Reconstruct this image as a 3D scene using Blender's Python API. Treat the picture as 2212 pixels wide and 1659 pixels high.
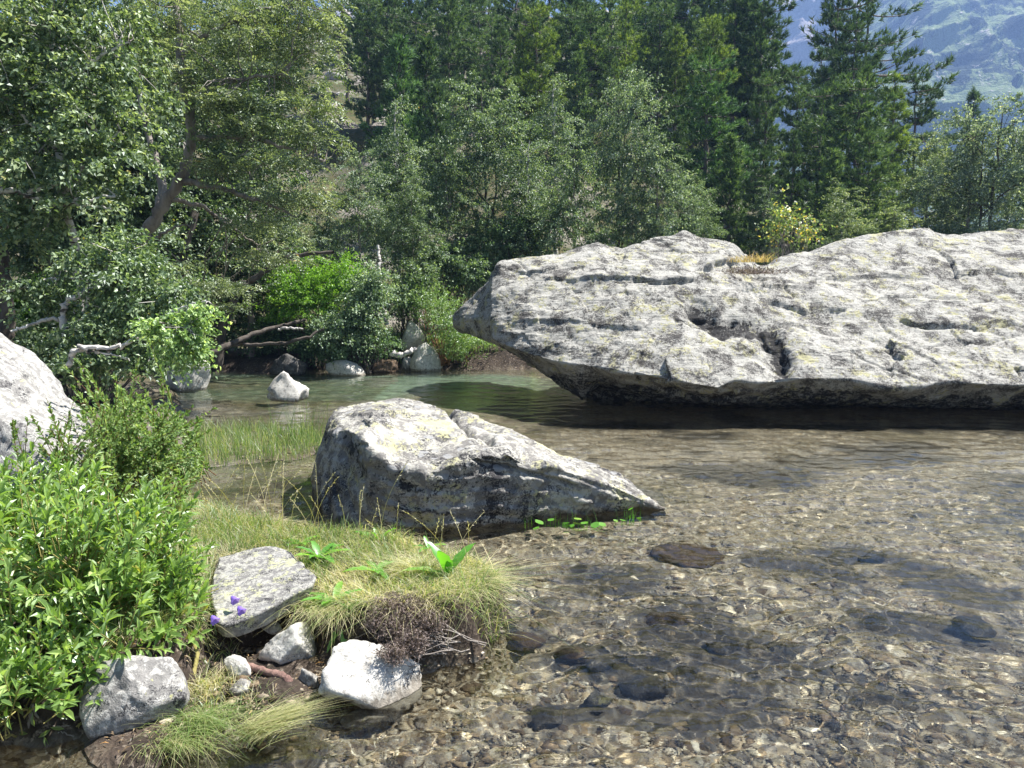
import bpy, bmesh, math, random
import numpy as np
from mathutils import Vector

scene = bpy.context.scene
COL = scene.collection
R = math.radians
for o in list(bpy.data.objects):
    bpy.data.objects.remove(o)

# ------------------------------------------------------------------ camera, light, exposure
CAM_H = 1.7
PITCH = 7.11
cam_d = bpy.data.cameras.new("camera")
cam = bpy.data.objects.new("camera", cam_d)
COL.objects.link(cam)
cam.location = (0, 0, CAM_H)
cam.rotation_euler = (R(90 - PITCH), 0, 0)
cam_d.sensor_fit = 'HORIZONTAL'
cam_d.sensor_width = 36.0
cam_d.lens = 36.0 * 1671.0 / 2212.0
cam_d.clip_start = 0.05
cam_d.clip_end = 9000
scene.camera = cam

SUN = Vector((0.46, 0.15, 0.875)).normalized()
sun_d = bpy.data.lights.new("sun", 'SUN')
sun_d.energy = 5.0
sun_d.angle = R(0.5)
sun_d.color = (1.0, 0.965, 0.91)
sun = bpy.data.objects.new("sun", sun_d)
COL.objects.link(sun)
sun.rotation_euler = (-SUN).to_track_quat('-Z', 'Y').to_euler()

world = bpy.data.worlds.new("World")
scene.world = world
world.use_nodes = True
wn = world.node_tree
bg = wn.nodes["Background"]
sky = wn.nodes.new("ShaderNodeTexSky")
sky.sky_type = 'NISHITA'
sky.sun_disc = False
sky.sun_elevation = math.asin(SUN.z)
sky.sun_rotation = math.atan2(SUN.x, SUN.y)
sky.altitude = 1800
sky.air_density = 1.0
sky.dust_density = 0.8
sky.ozone_density = 1.2
wn.links.new(sky.outputs[0], bg.inputs[0])
bg.inputs[1].default_value = 0.05

scene.view_settings.view_transform = 'Standard'
scene.view_settings.look = 'None'
scene.view_settings.exposure = 1.75
scene.view_settings.gamma = 1.0
try:
    scene.cycles.use_denoising = True
    scene.cycles.denoiser = 'OPENIMAGEDENOISE'
except Exception:
    pass
scene.cycles.max_bounces = 8
scene.cycles.diffuse_bounces = 3
scene.cycles.glossy_bounces = 3
scene.cycles.transmission_bounces = 4
scene.cycles.transparent_max_bounces = 8
scene.cycles.sample_clamp_indirect = 5.0
scene.cycles.sample_clamp_direct = 8.0
scene.cycles.volume_bounces = 0

# ------------------------------------------------------------------ helpers
SP, CP = math.sin(R(PITCH)), math.cos(R(PITCH))
FD = 1671.0


def ray(dx, dy):
    s, t = (dx - 1106) / FD, (829.5 - dy) / FD
    return s, CP + SP * t, -SP + CP * t


def Q(dx, dy, Y):
    """world point seen at reference pixel (dx, dy) at depth Y"""
    a, b, c = ray(dx, dy)
    return np.array((a / b * Y, Y, CAM_H + c / b * Y))


def G(dx, dy, z=0.0):
    """world point seen at reference pixel (dx, dy) on the level z"""
    a, b, c = ray(dx, dy)
    k = (z - CAM_H) / c
    return np.array((a * k, b * k, z))


def proj(P):
    P = np.asarray(P, float)
    x, y, z = P[..., 0], P[..., 1], P[..., 2] - CAM_H
    d = y * CP - z * SP
    d = np.where(np.abs(d) < 1e-4, 1e-4, d)
    u = y * SP + z * CP
    return 1106 + x / d * FD, 829.5 - u / d * FD


def _hash(ix, iy, iz, seed):
    h = (ix * 374761393 + iy * 668265263 + iz * 2147483647 + seed * 974634777) & 0xFFFFFFFF
    h = ((h ^ (h >> 13)) * 1274126177) & 0xFFFFFFFF
    h = ((h ^ (h >> 16)) * 2246822519) & 0xFFFFFFFF
    return ((h ^ (h >> 15)) & 0xFFFFFF) / float(0xFFFFFF)


def vnoise(P, seed=0):
    P = np.asarray(P, float)
    i = np.floor(P).astype(np.int64)
    f = P - i
    f = f * f * f * (f * (f * 6 - 15) + 10)
    out = 0
    for dx in (0, 1):
        wx = f[..., 0] if dx else 1 - f[..., 0]
        for dy in (0, 1):
            wy = f[..., 1] if dy else 1 - f[..., 1]
            for dz in (0, 1):
                wz = f[..., 2] if dz else 1 - f[..., 2]
                out = out + wx * wy * wz * _hash(i[..., 0] + dx, i[..., 1] + dy, i[..., 2] + dz, seed)
    return out * 2 - 1


def fbm(P, oct=4, seed=0, gain=0.5, ridge=False):
    P = np.asarray(P, float)
    a, s, out = 1.0, 1.0, 0
    for k in range(oct):
        n = vnoise(P * s + k * 17.3, seed + k)
        if ridge:
            n = 1 - 2 * np.abs(n)
        out = out + a * n
        a *= gain
        s *= 2.03
    return out


def smooth(a, b, x):
    t = np.clip((x - a) / (b - a), 0, 1)
    return t * t * (3 - 2 * t)


def unit(v):
    v = np.asarray(v, float)
    return v / np.maximum(np.linalg.norm(v, axis=-1, keepdims=True), 1e-9)


def link(o, parent=None):
    COL.objects.link(o)
    if parent is not None:
        o.parent = parent
    return o


def tag(o, label=None, cat=None, group=None, kind=None):
    if label:
        o["label"] = label
    if cat:
        o["category"] = cat
    if group:
        o["group"] = group
    if kind:
        o["kind"] = kind
    return o


def thing(name, label, cat, loc=(0, 0, 0), group=None):
    o = bpy.data.objects.new(name, None)
    link(o)
    o.location = tuple(float(v) for v in loc)
    return tag(o, label, cat, group)


def mesh_from(name, V, F, mat, smooth_shade=True, attrs=None):
    """V (n,3); F: (m,k) array or list of arrays with equal width each"""
    me = bpy.data.meshes.new(name)
    V = np.asarray(V, np.float32)
    Fs = F if isinstance(F, list) else [F]
    Fs = [np.asarray(f, np.int32) for f in Fs if len(f)]
    nl = sum(f.size for f in Fs)
    npoly = sum(len(f) for f in Fs)
    me.vertices.add(len(V))
    me.vertices.foreach_set("co", V.ravel())
    me.loops.add(nl)
    me.loops.foreach_set("vertex_index", np.concatenate([f.ravel() for f in Fs]))
    me.polygons.add(npoly)
    tot = np.concatenate([np.full(len(f), f.shape[1], np.int32) for f in Fs])
    start = np.concatenate([[0], np.cumsum(tot)[:-1]]).astype(np.int32)
    me.polygons.foreach_set("loop_start", start)
    me.polygons.foreach_set("loop_total", tot)
    me.update(calc_edges=True)
    me.polygons.foreach_set("use_smooth", np.full(npoly, smooth_shade, bool))
    for k, a in (attrs or {}).items():
        at = me.attributes.new(k, 'FLOAT', 'POINT')
        at.data.foreach_set("value", np.asarray(a, np.float32))
    me.validate()
    me.materials.append(mat)
    return me


def obj(name, me, parent=None, loc=(0, 0, 0)):
    o = bpy.data.objects.new(name, me)
    o.location = tuple(float(v) for v in loc)
    return link(o, parent)


def grid_faces(n, m, wrap=False):
    """n rows, m columns"""
    i = np.arange(n - 1)[:, None]
    j = np.arange(m if wrap else m - 1)[None, :]
    j2 = (j + 1) % m
    return np.stack([i * m + j, i * m + j2, (i + 1) * m + j2, (i + 1) * m + j], -1).reshape(-1, 4)


class Soup:
    """collects vertices and faces for one mesh"""

    def __init__(self):
        self.V, self.F, self.A, self.n = [], {}, [], 0

    def add(self, V, F, rnd=0.5):
        V = np.asarray(V, float).reshape(-1, 3)
        F = np.asarray(F)
        self.F.setdefault(F.shape[1], []).append(F + self.n)
        self.V.append(V)
        self.A.append(np.broadcast_to(np.asarray(rnd, float), (len(V),)))
        self.n += len(V)

    def tube(self, pts, rad, sides=6, rnd=0.5, cap=True):
        pts = np.asarray(pts, float)
        n = len(pts)
        rad = np.broadcast_to(np.asarray(rad, float), (n,))
        T = unit(np.gradient(pts, axis=0))
        ref = np.array((0.31, 0.17, 0.93)) if abs(T[0][2]) < 0.8 else np.array((0.93, 0.2, 0.1))
        A = unit(np.cross(T, ref))
        B = np.cross(T, A)
        an = np.linspace(0, 2 * np.pi, sides, endpoint=False)
        V = pts[:, None] + rad[:, None, None] * (np.cos(an)[None, :, None] * A[:, None] + np.sin(an)[None, :, None] * B[:, None])
        self.add(V, grid_faces(n, sides, True), rnd)

    def mesh(self, name, mat, smooth_shade=True):
        F = [np.concatenate(f) for f in self.F.values()]
        return mesh_from(name, np.concatenate(self.V), F, mat, smooth_shade, {"rnd": np.concatenate(self.A)})

    # leaf templates: (axis, side, lift) and faces
    def leaves(self, pos, axis, nrm, length, width, kind='quad', rnd=None, curl=0.15):
        pos = np.asarray(pos, float)
        N = len(pos)
        axis = unit(axis)
        side = unit(np.cross(nrm, axis))
        nn = np.cross(axis, side)
        L = np.broadcast_to(np.asarray(length, float), (N,))[:, None, None]
        W = np.broadcast_to(np.asarray(width, float), (N,))[:, None, None]
        if kind == 'quad':
            T = np.array(((0, 0, 0), (0.45, 0.5, 0.12), (1, 0, -curl), (0.45, -0.5, 0.12)))
            F = np.array(((0, 1, 2, 3),))
        elif kind == 'fold':
            T = np.array(((0, 0, 0), (0.3, 0.45, 0.10), (0.65, 0.42, 0.06), (1, 0, -curl), (0.65, -0.42, 0.06), (0.3, -0.45, 0.10),
                          (0.3, 0, 0.0), (0.65, 0, -0.04)))
            F = np.array(((0, 6, 1, 1), (6, 7, 2, 1), (7, 3, 2, 2), (0, 5, 6, 6), (6, 5, 4, 7), (7, 4, 3, 3)))
        elif kind == 'needle':
            T = np.array(((0, 0.5, 0), (1, 0, 0), (0, -0.5, 0)))
            F = np.array(((0, 1, 2),))
        K = len(T)
        V = pos[:, None] + L * T[None, :, 0:1] * axis[:, None] + W * T[None, :, 1:2] * side[:, None] + L * T[None, :, 2:3] * nn[:, None]
        base = (np.arange(N) * K)[:, None]
        if rnd is None:
            rnd = RNG.random(N)
        rr = np.repeat(np.broadcast_to(rnd, (N,)), K)
        if kind == 'fold':
            quads = np.array(((6, 7, 2, 1), (6, 5, 4, 7)))
            tris = np.array(((0, 6, 1), (7, 3, 2), (0, 5, 6), (7, 4, 3)))
            n0 = self.n
            self.add(V, (base[:, :, None] + quads[None]).reshape(-1, 4), rr)
            self.F.setdefault(3, []).append((base[:, :, None] + tris[None]).reshape(-1, 3) + n0)
        else:
            self.add(V, (base[:, :, None] + F[None]).reshape(-1, F.shape[1]), rr)


RNG = np.random.default_rng(7)


def rdir(n, rng=None):
    return unit((rng or RNG).normal(size=(n, 3)))


def bez(p0, p1, p2, n):
    t = np.linspace(0, 1, n)[:, None]
    return (1 - t) ** 2 * np.asarray(p0, float) + 2 * t * (1 - t) * np.asarray(p1, float) + t * t * np.asarray(p2, float)


def poly_sd(P, poly):
    """signed distance (positive inside) of 2-D points to a polygon"""
    P = np.asarray(P, float)
    poly = np.asarray(poly, float)[:, :2]
    d = np.full(P.shape[:-1], 1e9)
    ins = np.zeros(P.shape[:-1], bool)
    x, y = P[..., 0], P[..., 1]
    for a, b in zip(poly, np.roll(poly, -1, 0)):
        e = b - a
        w0, w1 = x - a[0], y - a[1]
        t = np.clip((w0 * e[0] + w1 * e[1]) / max(e @ e, 1e-12), 0, 1)
        d = np.minimum(d, np.hypot(w0 - t * e[0], w1 - t * e[1]))
        c = ((a[1] > y) != (b[1] > y)) & (x < (b[0] - a[0]) * (y - a[1]) / (b[1] - a[1] + 1e-12) + a[0])
        ins ^= c
    return np.where(ins, d, -d)


def line_d(U, V, pts):
    """distance of (U,V) to a polyline, and parameter 0..1"""
    d = np.full(U.shape, 1e9)
    pts = np.asarray(pts, float)
    for a, b in zip(pts[:-1], pts[1:]):
        e = b - a
        t = np.clip(((U - a[0]) * e[0] + (V - a[1]) * e[1]) / (e @ e), 0, 1)
        d = np.minimum(d, np.hypot(U - a[0] - t * e[0], V - a[1] - t * e[1]))
    return d

# ------------------------------------------------------------------ materials
class NT:
    def __init__(self, name):
        self.m = bpy.data.materials.new(name)
        self.m.use_nodes = True
        self.t = self.m.node_tree
        self.t.nodes.clear()
        self.out = self.n("ShaderNodeOutputMaterial")

    def n(self, typ, **kw):
        nd = self.t.nodes.new(typ)
        for k, v in kw.items():
            setattr(nd, k, v)
        return nd

    def l(self, a, b):
        self.t.links.new(a, b)

    def coord(self, scale=1.0, kind="Object", vec=None):
        tc = self.n("ShaderNodeTexCoord")
        mp = self.n("ShaderNodeMapping")
        mp.inputs["Scale"].default_value = (scale,) * 3 if np.isscalar(scale) else scale
        self.l(tc.outputs[kind], mp.inputs[0])
        return mp.outputs[0]

    def noise(self, vec, scale, detail=4, rough=0.55, dist=0.0):
        nd = self.n("ShaderNodeTexNoise")
        nd.inputs["Scale"].default_value = scale
        nd.inputs["Detail"].default_value = detail
        nd.inputs["Roughness"].default_value = rough
        nd.inputs["Distortion"].default_value = dist
        self.l(vec, nd.inputs["Vector"])
        return nd.outputs["Fac"]

    def voro(self, vec, scale, feature='F1', out="Distance", rand=1.0):
        nd = self.n("ShaderNodeTexVoronoi", feature=feature)
        nd.inputs["Scale"].default_value = scale
        nd.inputs["Randomness"].default_value = rand
        self.l(vec, nd.inputs["Vector"])
        return nd.outputs[out]

    def ramp(self, fac, stops, interp='LINEAR'):
        nd = self.n("ShaderNodeValToRGB")
        cr = nd.color_ramp
        cr.interpolation = interp
        while len(cr.elements) < len(stops):
            cr.elements.new(0.5)
        for e, (p, c) in zip(cr.elements, stops):
            e.position = p
            e.color = (c, c, c, 1) if np.isscalar(c) else (*c, 1)
        self.l(fac, nd.inputs[0])
        return nd.outputs[0]

    def mix(self, fac, a, b, blend='MIX'):
        nd = self.n("ShaderNodeMix", data_type='RGBA', blend_type=blend)
        nd.clamp_factor = True
        for s, v in ((nd.inputs[0], fac), (nd.inputs[6], a), (nd.inputs[7], b)):
            if hasattr(v, "is_linked"):
                self.l(v, s)
            elif np.isscalar(v):
                s.default_value = v
            else:
                s.default_value = (*v, 1)
        return nd.outputs[2]

    def math(self, op, a, b=0.0, c=None, clamp=False):
        nd = self.n("ShaderNodeMath", operation=op)
        nd.use_clamp = clamp
        for s, v in zip(nd.inputs, (a, b, c)):
            if v is None:
                continue
            if hasattr(v, "is_linked"):
                self.l(v, s)
            else:
                s.default_value = v
        return nd.outputs[0]

    def bump(self, h, strength=0.5, dist=0.02, normal=None):
        nd = self.n("ShaderNodeBump")
        nd.inputs["Strength"].default_value = strength
        nd.inputs["Distance"].default_value = dist
        self.l(h, nd.inputs["Height"])
        if normal is not None:
            self.l(normal, nd.inputs["Normal"])
        return nd.outputs[0]

    def attr(self, name="rnd", out="Fac"):
        nd = self.n("ShaderNodeAttribute", attribute_name=name)
        return nd.outputs[out]

    def principled(self, color, rough=0.9, normal=None, spec=0.3):
        nd = self.n("ShaderNodeBsdfPrincipled")
        if hasattr(color, "is_linked"):
            self.l(color, nd.inputs["Base Color"])
        else:
            nd.inputs["Base Color"].default_value = (*color, 1)
        if hasattr(rough, "is_linked"):
            self.l(rough, nd.inputs["Roughness"])
        else:
            nd.inputs["Roughness"].default_value = rough
        nd.inputs["Specular IOR Level"].default_value = spec
        if normal is not None:
            self.l(normal, nd.inputs["Normal"])
        return nd.outputs[0]

    def done(self, shader):
        self.l(shader, self.out.inputs["Surface"])
        return self.m


def rock_mat(name, base=(0.30, 0.29, 0.27), light=(0.56, 0.55, 0.50), dark=(0.045, 0.043, 0.045), yellow=(0.46, 0.45, 0.20),
             dark_amt=0.5, light_amt=0.5, yellow_amt=0.5, grain=1.0, spots=0.0, strata=0.0, stain_shade=False, bump=0.6, patch=1.0):
    k = NT(name)
    P = k.coord(1.0)
    n1 = k.noise(P, 1.6 * patch, 6, 0.62, 0.3)
    n2 = k.noise(P, 7 * patch, 6, 0.65, 0.4)
    n3 = k.noise(P, 34 * grain, 4, 0.7)
    n4 = k.noise(P, 95 * grain, 3, 0.7)
    col = k.mix(k.ramp(n1, ((0.3, 0), (0.7, 1))), tuple(0.75 * c for c in base), tuple(1.2 * c for c in base))
    # pale crustose lichen and clean granite
    lm = k.math('ADD', k.math('MULTIPLY', n2, 0.62), k.math('MULTIPLY', n3, 0.38))
    t = 0.62 - 0.2 * light_amt
    col = k.mix(k.ramp(lm, ((t - 0.03, 0), (t + 0.03, 1))), col, light)
    # yellow green map lichen
    ny = k.noise(P, 2.6 * patch, 3, 0.6)
    ny2 = k.noise(P, 24 * grain, 4, 0.65)
    ym = k.math('ADD', k.math('MULTIPLY', ny, 0.55), k.math('MULTIPLY', ny2, 0.45))
    t = 0.66 - 0.16 * yellow_amt
    col = k.mix(k.math('MULTIPLY', k.ramp(ym, ((t - 0.02, 0), (t + 0.02, 1))), 0.85), col, yellow)
    # dark lichen: salt and pepper grains plus larger scabs
    nd = k.noise(P, 2.3 * patch, 5, 0.7, 0.6)
    dm = k.math('ADD', k.math('MULTIPLY', nd, 0.45), k.math('ADD', k.math('MULTIPLY', n3, 0.25), k.math('MULTIPLY', n4, 0.30)))
    t = 0.64 - 0.2 * dark_amt
    col = k.mix(k.ramp(dm, ((t - 0.025, 0), (t + 0.025, 1))), col, dark)
    if stain_shade:
        a = k.attr("stain_shade")
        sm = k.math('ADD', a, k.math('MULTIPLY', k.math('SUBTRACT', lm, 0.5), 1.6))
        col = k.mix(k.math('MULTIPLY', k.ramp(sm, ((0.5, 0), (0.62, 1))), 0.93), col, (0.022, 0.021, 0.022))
    if spots:
        dv = k.voro(P, 11, 'F1')
        rv = k.voro(P, 11, 'F1', "Color")
        sp = k.n("ShaderNodeSeparateColor")
        k.l(rv, sp.inputs[0])
        rad = k.math('MULTIPLY', k.math('POWER', sp.outputs[0], 2.0), 0.5)
        m = k.math('LESS_THAN', k.math('ADD', dv, k.math('MULTIPLY', k.math('SUBTRACT', n3, 0.5), 0.25)), rad)
        col = k.mix(k.math('MULTIPLY', m, spots), col, (0.26, 0.26, 0.255))
    ge = k.n("ShaderNodeNewGeometry")
    sz = k.n("ShaderNodeSeparateXYZ")
    k.l(ge.outputs["Position"], sz.inputs[0])
    wet = k.ramp(k.math('ADD', sz.outputs[2], k.math('MULTIPLY', k.math('SUBTRACT', n2, 0.5), 0.16)), ((0.02, 1), (0.06, 0)))
    col = k.mix(k.math('MULTIPLY', wet, 0.8), col, k.mix(1.0, col, (0.34, 0.30, 0.25), 'MULTIPLY'))
    hb = k.math('ADD', k.math('MULTIPLY', n2, 0.5), k.math('ADD', k.math('MULTIPLY', n3, 0.35), k.math('MULTIPLY', n4, 0.25)))
    if strata:
        S = k.coord((1.2, 1.2, 14))
        hb = k.math('ADD', hb, k.math('MULTIPLY', k.noise(S, 1.4, 5, 0.6, 0.5), strata))
    nb = k.bump(hb, bump, 0.05)
    return k.done(k.principled(col, 0.92, nb, 0.2))


def leaf_mat(name, stops, trans=0.35, gloss=0.07, rough=0.35, tcol=(0.35, 0.5, 0.06), tint=True):
    k = NT(name)
    col = k.ramp(k.attr("rnd"), stops)
    if tint:
        oi = k.n("ShaderNodeObjectInfo")
        col = k.mix(1.0, col, oi.outputs["Color"], 'MULTIPLY')
    d = k.n("ShaderNodeBsdfDiffuse")
    k.l(col, d.inputs[0])
    tr = k.n("ShaderNodeBsdfTranslucent")
    k.l(k.mix(0.45, col, k.mix(1.0, col, (3.2, 3.4, 0.9), 'MULTIPLY')), tr.inputs[0])
    m1 = k.n("ShaderNodeMixShader")
    m1.inputs[0].default_value = trans
    k.l(d.outputs[0], m1.inputs[1])
    k.l(tr.outputs[0], m1.inputs[2])
    g = k.n("ShaderNodeBsdfGlossy")
    g.inputs["Roughness"].default_value = rough
    g.inputs["Color"].default_value = (0.9, 0.95, 1, 1)
    m2 = k.n("ShaderNodeMixShader")
    m2.inputs[0].default_value = gloss
    k.l(m1.outputs[0], m2.inputs[1])
    k.l(g.outputs[0], m2.inputs[2])
    return k.done(m2.outputs[0])


def bark_mat(name, c1, c2, scale=6, band=None, bump=0.6):
    k = NT(name)
    P = k.coord((1, 1, 0.35))
    n = k.noise(P, scale, 6, 0.65, 0.4)
    n2 = k.noise(P, scale * 6, 4, 0.6)
    col = k.mix(k.ramp(n, ((0.35, 0), (0.62, 1))), c1, c2)
    if band:
        B = k.coord((1, 1, 6))
        nb = k.noise(B, 3.2, 4, 0.6)
        col = k.mix(k.ramp(nb, ((0.54, 0), (0.6, 1))), col, band)
    nrm = k.bump(k.math('ADD', n, k.math('MULTIPLY', n2, 0.4)), bump, 0.03)
    return k.done(k.principled(col, 0.9, nrm, 0.2))


M = {}
M['granite_big'] = rock_mat("granite_lichen", base=(0.25, 0.243, 0.222), light=(0.40, 0.388, 0.348), dark=(0.07, 0.065, 0.06), yellow=(0.39, 0.37, 0.20), dark_amt=0.60, light_amt=0.85, yellow_amt=0.6, grain=0.95, stain_shade=True, strata=0.6, patch=1.5, bump=0.9)
M['granite_mid'] = rock_mat("granite_dark_faced", base=(0.19, 0.18, 0.165), light=(0.38, 0.365, 0.32), yellow=(0.42, 0.40, 0.23), dark_amt=0.52, light_amt=0.62,
                            yellow_amt=0.62, spots=0.85, grain=0.8, stain_shade=True, strata=0.7)
M['granite_pale'] = rock_mat("granite_pale", base=(0.25, 0.24, 0.225), light=(0.40, 0.39, 0.36), dark_amt=0.42, light_amt=0.6, yellow_amt=0.25, grain=1.6, patch=3)
M['granite_white'] = rock_mat("granite_white", base=(0.40, 0.38, 0.345), light=(0.56, 0.54, 0.49), dark_amt=0.32, light_amt=0.75, yellow_amt=-0.2, grain=2.2, patch=4, bump=0.4)
M['granite_slab'] = rock_mat("granite_slab", base=(0.19, 0.183, 0.175), light=(0.36, 0.35, 0.315), yellow=(0.45, 0.45, 0.26), dark_amt=0.45, light_amt=0.6, yellow_amt=0.62, grain=1.8,
                             patch=4, spots=0.4)
M['granite_grey'] = rock_mat("granite_grey", base=(0.23, 0.22, 0.205), light=(0.44, 0.425, 0.39), dark_amt=0.38, light_amt=0.45, yellow_amt=0.05, grain=1.6, patch=3.5, bump=0.4)
M['wet_rock'] = rock_mat("wet_rock", base=(0.10, 0.095, 0.09), light=(0.22, 0.21, 0.19), dark_amt=0.5, light_amt=0.3, yellow_amt=-0.3, grain=1.5, patch=3)
M['brown_rock'] = rock_mat("brown_rock", base=(0.13, 0.09, 0.06), light=(0.24, 0.18, 0.12), dark_amt=0.4, light_amt=0.3, yellow_amt=-0.3, grain=1.5, patch=3)
M['scree'] = rock_mat("scree_rock", base=(0.34, 0.31, 0.29), light=(0.52, 0.49, 0.47), dark_amt=0.3, light_amt=0.5, yellow_amt=0.1, grain=0.5, patch=0.8)

G1 = ((0.0, (0.030, 0.054, 0.026)), (0.45, (0.090, 0.135, 0.068)), (0.8, (0.23, 0.285, 0.175)), (0.97, (0.42, 0.46, 0.34)), (0.985, (0.32, 0.26, 0.04)), (1, (0.4, 0.28, 0.05)))
M['leaf_birch'] = leaf_mat("birch_leaves", G1, 0.28, 0.048, 0.5)
M['leaf_rowan'] = leaf_mat("rowan_leaves", ((0, (0.045, 0.07, 0.03)), (0.5, (0.14, 0.185, 0.085)), (0.96, (0.36, 0.40, 0.23)), (1, (0.35, 0.2, 0.04))), 0.28, 0.048, 0.5)
M['leaf_willow'] = leaf_mat("willow_leaves", ((0, (0.08, 0.15, 0.03)), (0.6, (0.20, 0.31, 0.075)), (0.95, (0.38, 0.47, 0.17)), (1, (0.3, 0.3, 0.06))), 0.34, 0.06, 0.42)
M['leaf_sallow'] = leaf_mat("sallow_leaves", ((0, (0.08, 0.15, 0.04)), (0.6, (0.19, 0.28, 0.09)), (0.95, (0.38, 0.46, 0.23)), (1, (0.22, 0.22, 0.1))), 0.36, 0.05, 0.42)
M['leaf_bright'] = leaf_mat("bright_shrub_leaves", ((0, (0.08, 0.17, 0.018)), (0.6, (0.16, 0.30, 0.03)), (1, (0.28, 0.42, 0.06))), 0.42, 0.04, 0.45)
M['leaf_yellow'] = leaf_mat("autumn_leaves", ((0, (0.07, 0.12, 0.03)), (0.66, (0.18, 0.24, 0.08)), (0.70, (0.45, 0.36, 0.08)), (0.8, (0.50, 0.36, 0.08)), (0.84, (0.5, 0.5, 0.36)), (1, (0.55, 0.55, 0.42))), 0.4, 0.06, 0.4)
M['needles'] = leaf_mat("pine_needles", ((0, (0.022, 0.05, 0.02)), (0.5, (0.085, 0.14, 0.05)), (0.93, (0.24, 0.32, 0.125)), (1, (0.30, 0.35, 0.14))), 0.18, 0.04, 0.5)
M['grass'] = leaf_mat("grass_blades", ((0, (0.09, 0.17, 0.04)), (0.25, (0.20, 0.26, 0.085)), (0.5, (0.36, 0.34, 0.18)), (1, (0.60, 0.53, 0.36))), 0.38, 0.04, 0.5)
M['grass_green'] = leaf_mat("green_grass_blades", ((0, (0.05, 0.12, 0.02)), (0.5, (0.15, 0.23, 0.06)), (1, (0.40, 0.40, 0.20))), 0.4, 0.05, 0.45)
M['herb'] = leaf_mat("herb_leaves", ((0, (0.08, 0.24, 0.02)), (0.7, (0.14, 0.34, 0.04)), (1, (0.24, 0.40, 0.06))), 0.45, 0.06, 0.4)
M['heath'] = leaf_mat("heath_twigs", ((0, (0.08, 0.06, 0.05)), (0.6, (0.20, 0.155, 0.14)), (1, (0.38, 0.30, 0.27))), 0.1, 0.02, 0.5)
M['drygrass'] = leaf_mat("dry_grass", ((0, (0.3, 0.2, 0.08)), (1, (0.5, 0.38, 0.2))), 0.3, 0.02, 0.5)
M['petal'] = leaf_mat("violet_petals", ((0, (0.22, 0.14, 0.62)), (1, (0.38, 0.26, 0.8))), 0.35, 0.03, 0.5)
M['pinkpetal'] = leaf_mat("pink_petals", ((0, (0.55, 0.35, 0.5)), (1, (0.75, 0.6, 0.7))), 0.35, 0.03, 0.5)
M['bark_birch'] = bark_mat("birch_bark", (0.36, 0.34, 0.31), (0.62, 0.59, 0.54), 5, (0.07, 0.06, 0.05))
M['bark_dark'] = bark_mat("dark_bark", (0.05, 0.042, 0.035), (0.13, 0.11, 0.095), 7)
M['bark_grey'] = bark_mat("grey_bark", (0.13, 0.11, 0.095), (0.30, 0.265, 0.235), 7)
M['bark_pine'] = bark_mat("pine_bark", (0.085, 0.07, 0.06), (0.20, 0.17, 0.15), 5)
M['bark_root'] = bark_mat("root_bark", (0.12, 0.07, 0.06), (0.27, 0.17, 0.14), 14)
M['stem_red'] = bark_mat("willow_stem", (0.16, 0.08, 0.04), (0.26, 0.14, 0.07), 20)
M['stem_olive'] = bark_mat("willow_twig", (0.22, 0.20, 0.06), (0.34, 0.29, 0.11), 20)
M['deadwood'] = bark_mat("dead_wood", (0.28, 0.26, 0.24), (0.55, 0.52, 0.49), 8)


def pebble_mat():
    k = NT("pebbles")
    a = k.attr("rnd")
    col = k.ramp(a, ((0, (0.085, 0.06, 0.042)), (0.18, (0.20, 0.15, 0.10)), (0.36, (0.32, 0.25, 0.165)), (0.5, (0.26, 0.23, 0.20)), (0.66, (0.42, 0.36, 0.26)), (0.8, (0.18, 0.165, 0.155)),
                     (0.92, (0.55, 0.49, 0.38)), (1, (0.70, 0.66, 0.58))))
    n = k.noise(k.coord(1), 60, 4, 0.7)
    col = k.mix(1.0, col, k.ramp(n, ((0.3, (0.38, 0.37, 0.35)), (0.7, (1.02, 0.97, 0.89)))), 'MULTIPLY')
    return k.done(k.principled(col, 0.8, None, 0.2))


M['pebble'] = pebble_mat()


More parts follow.
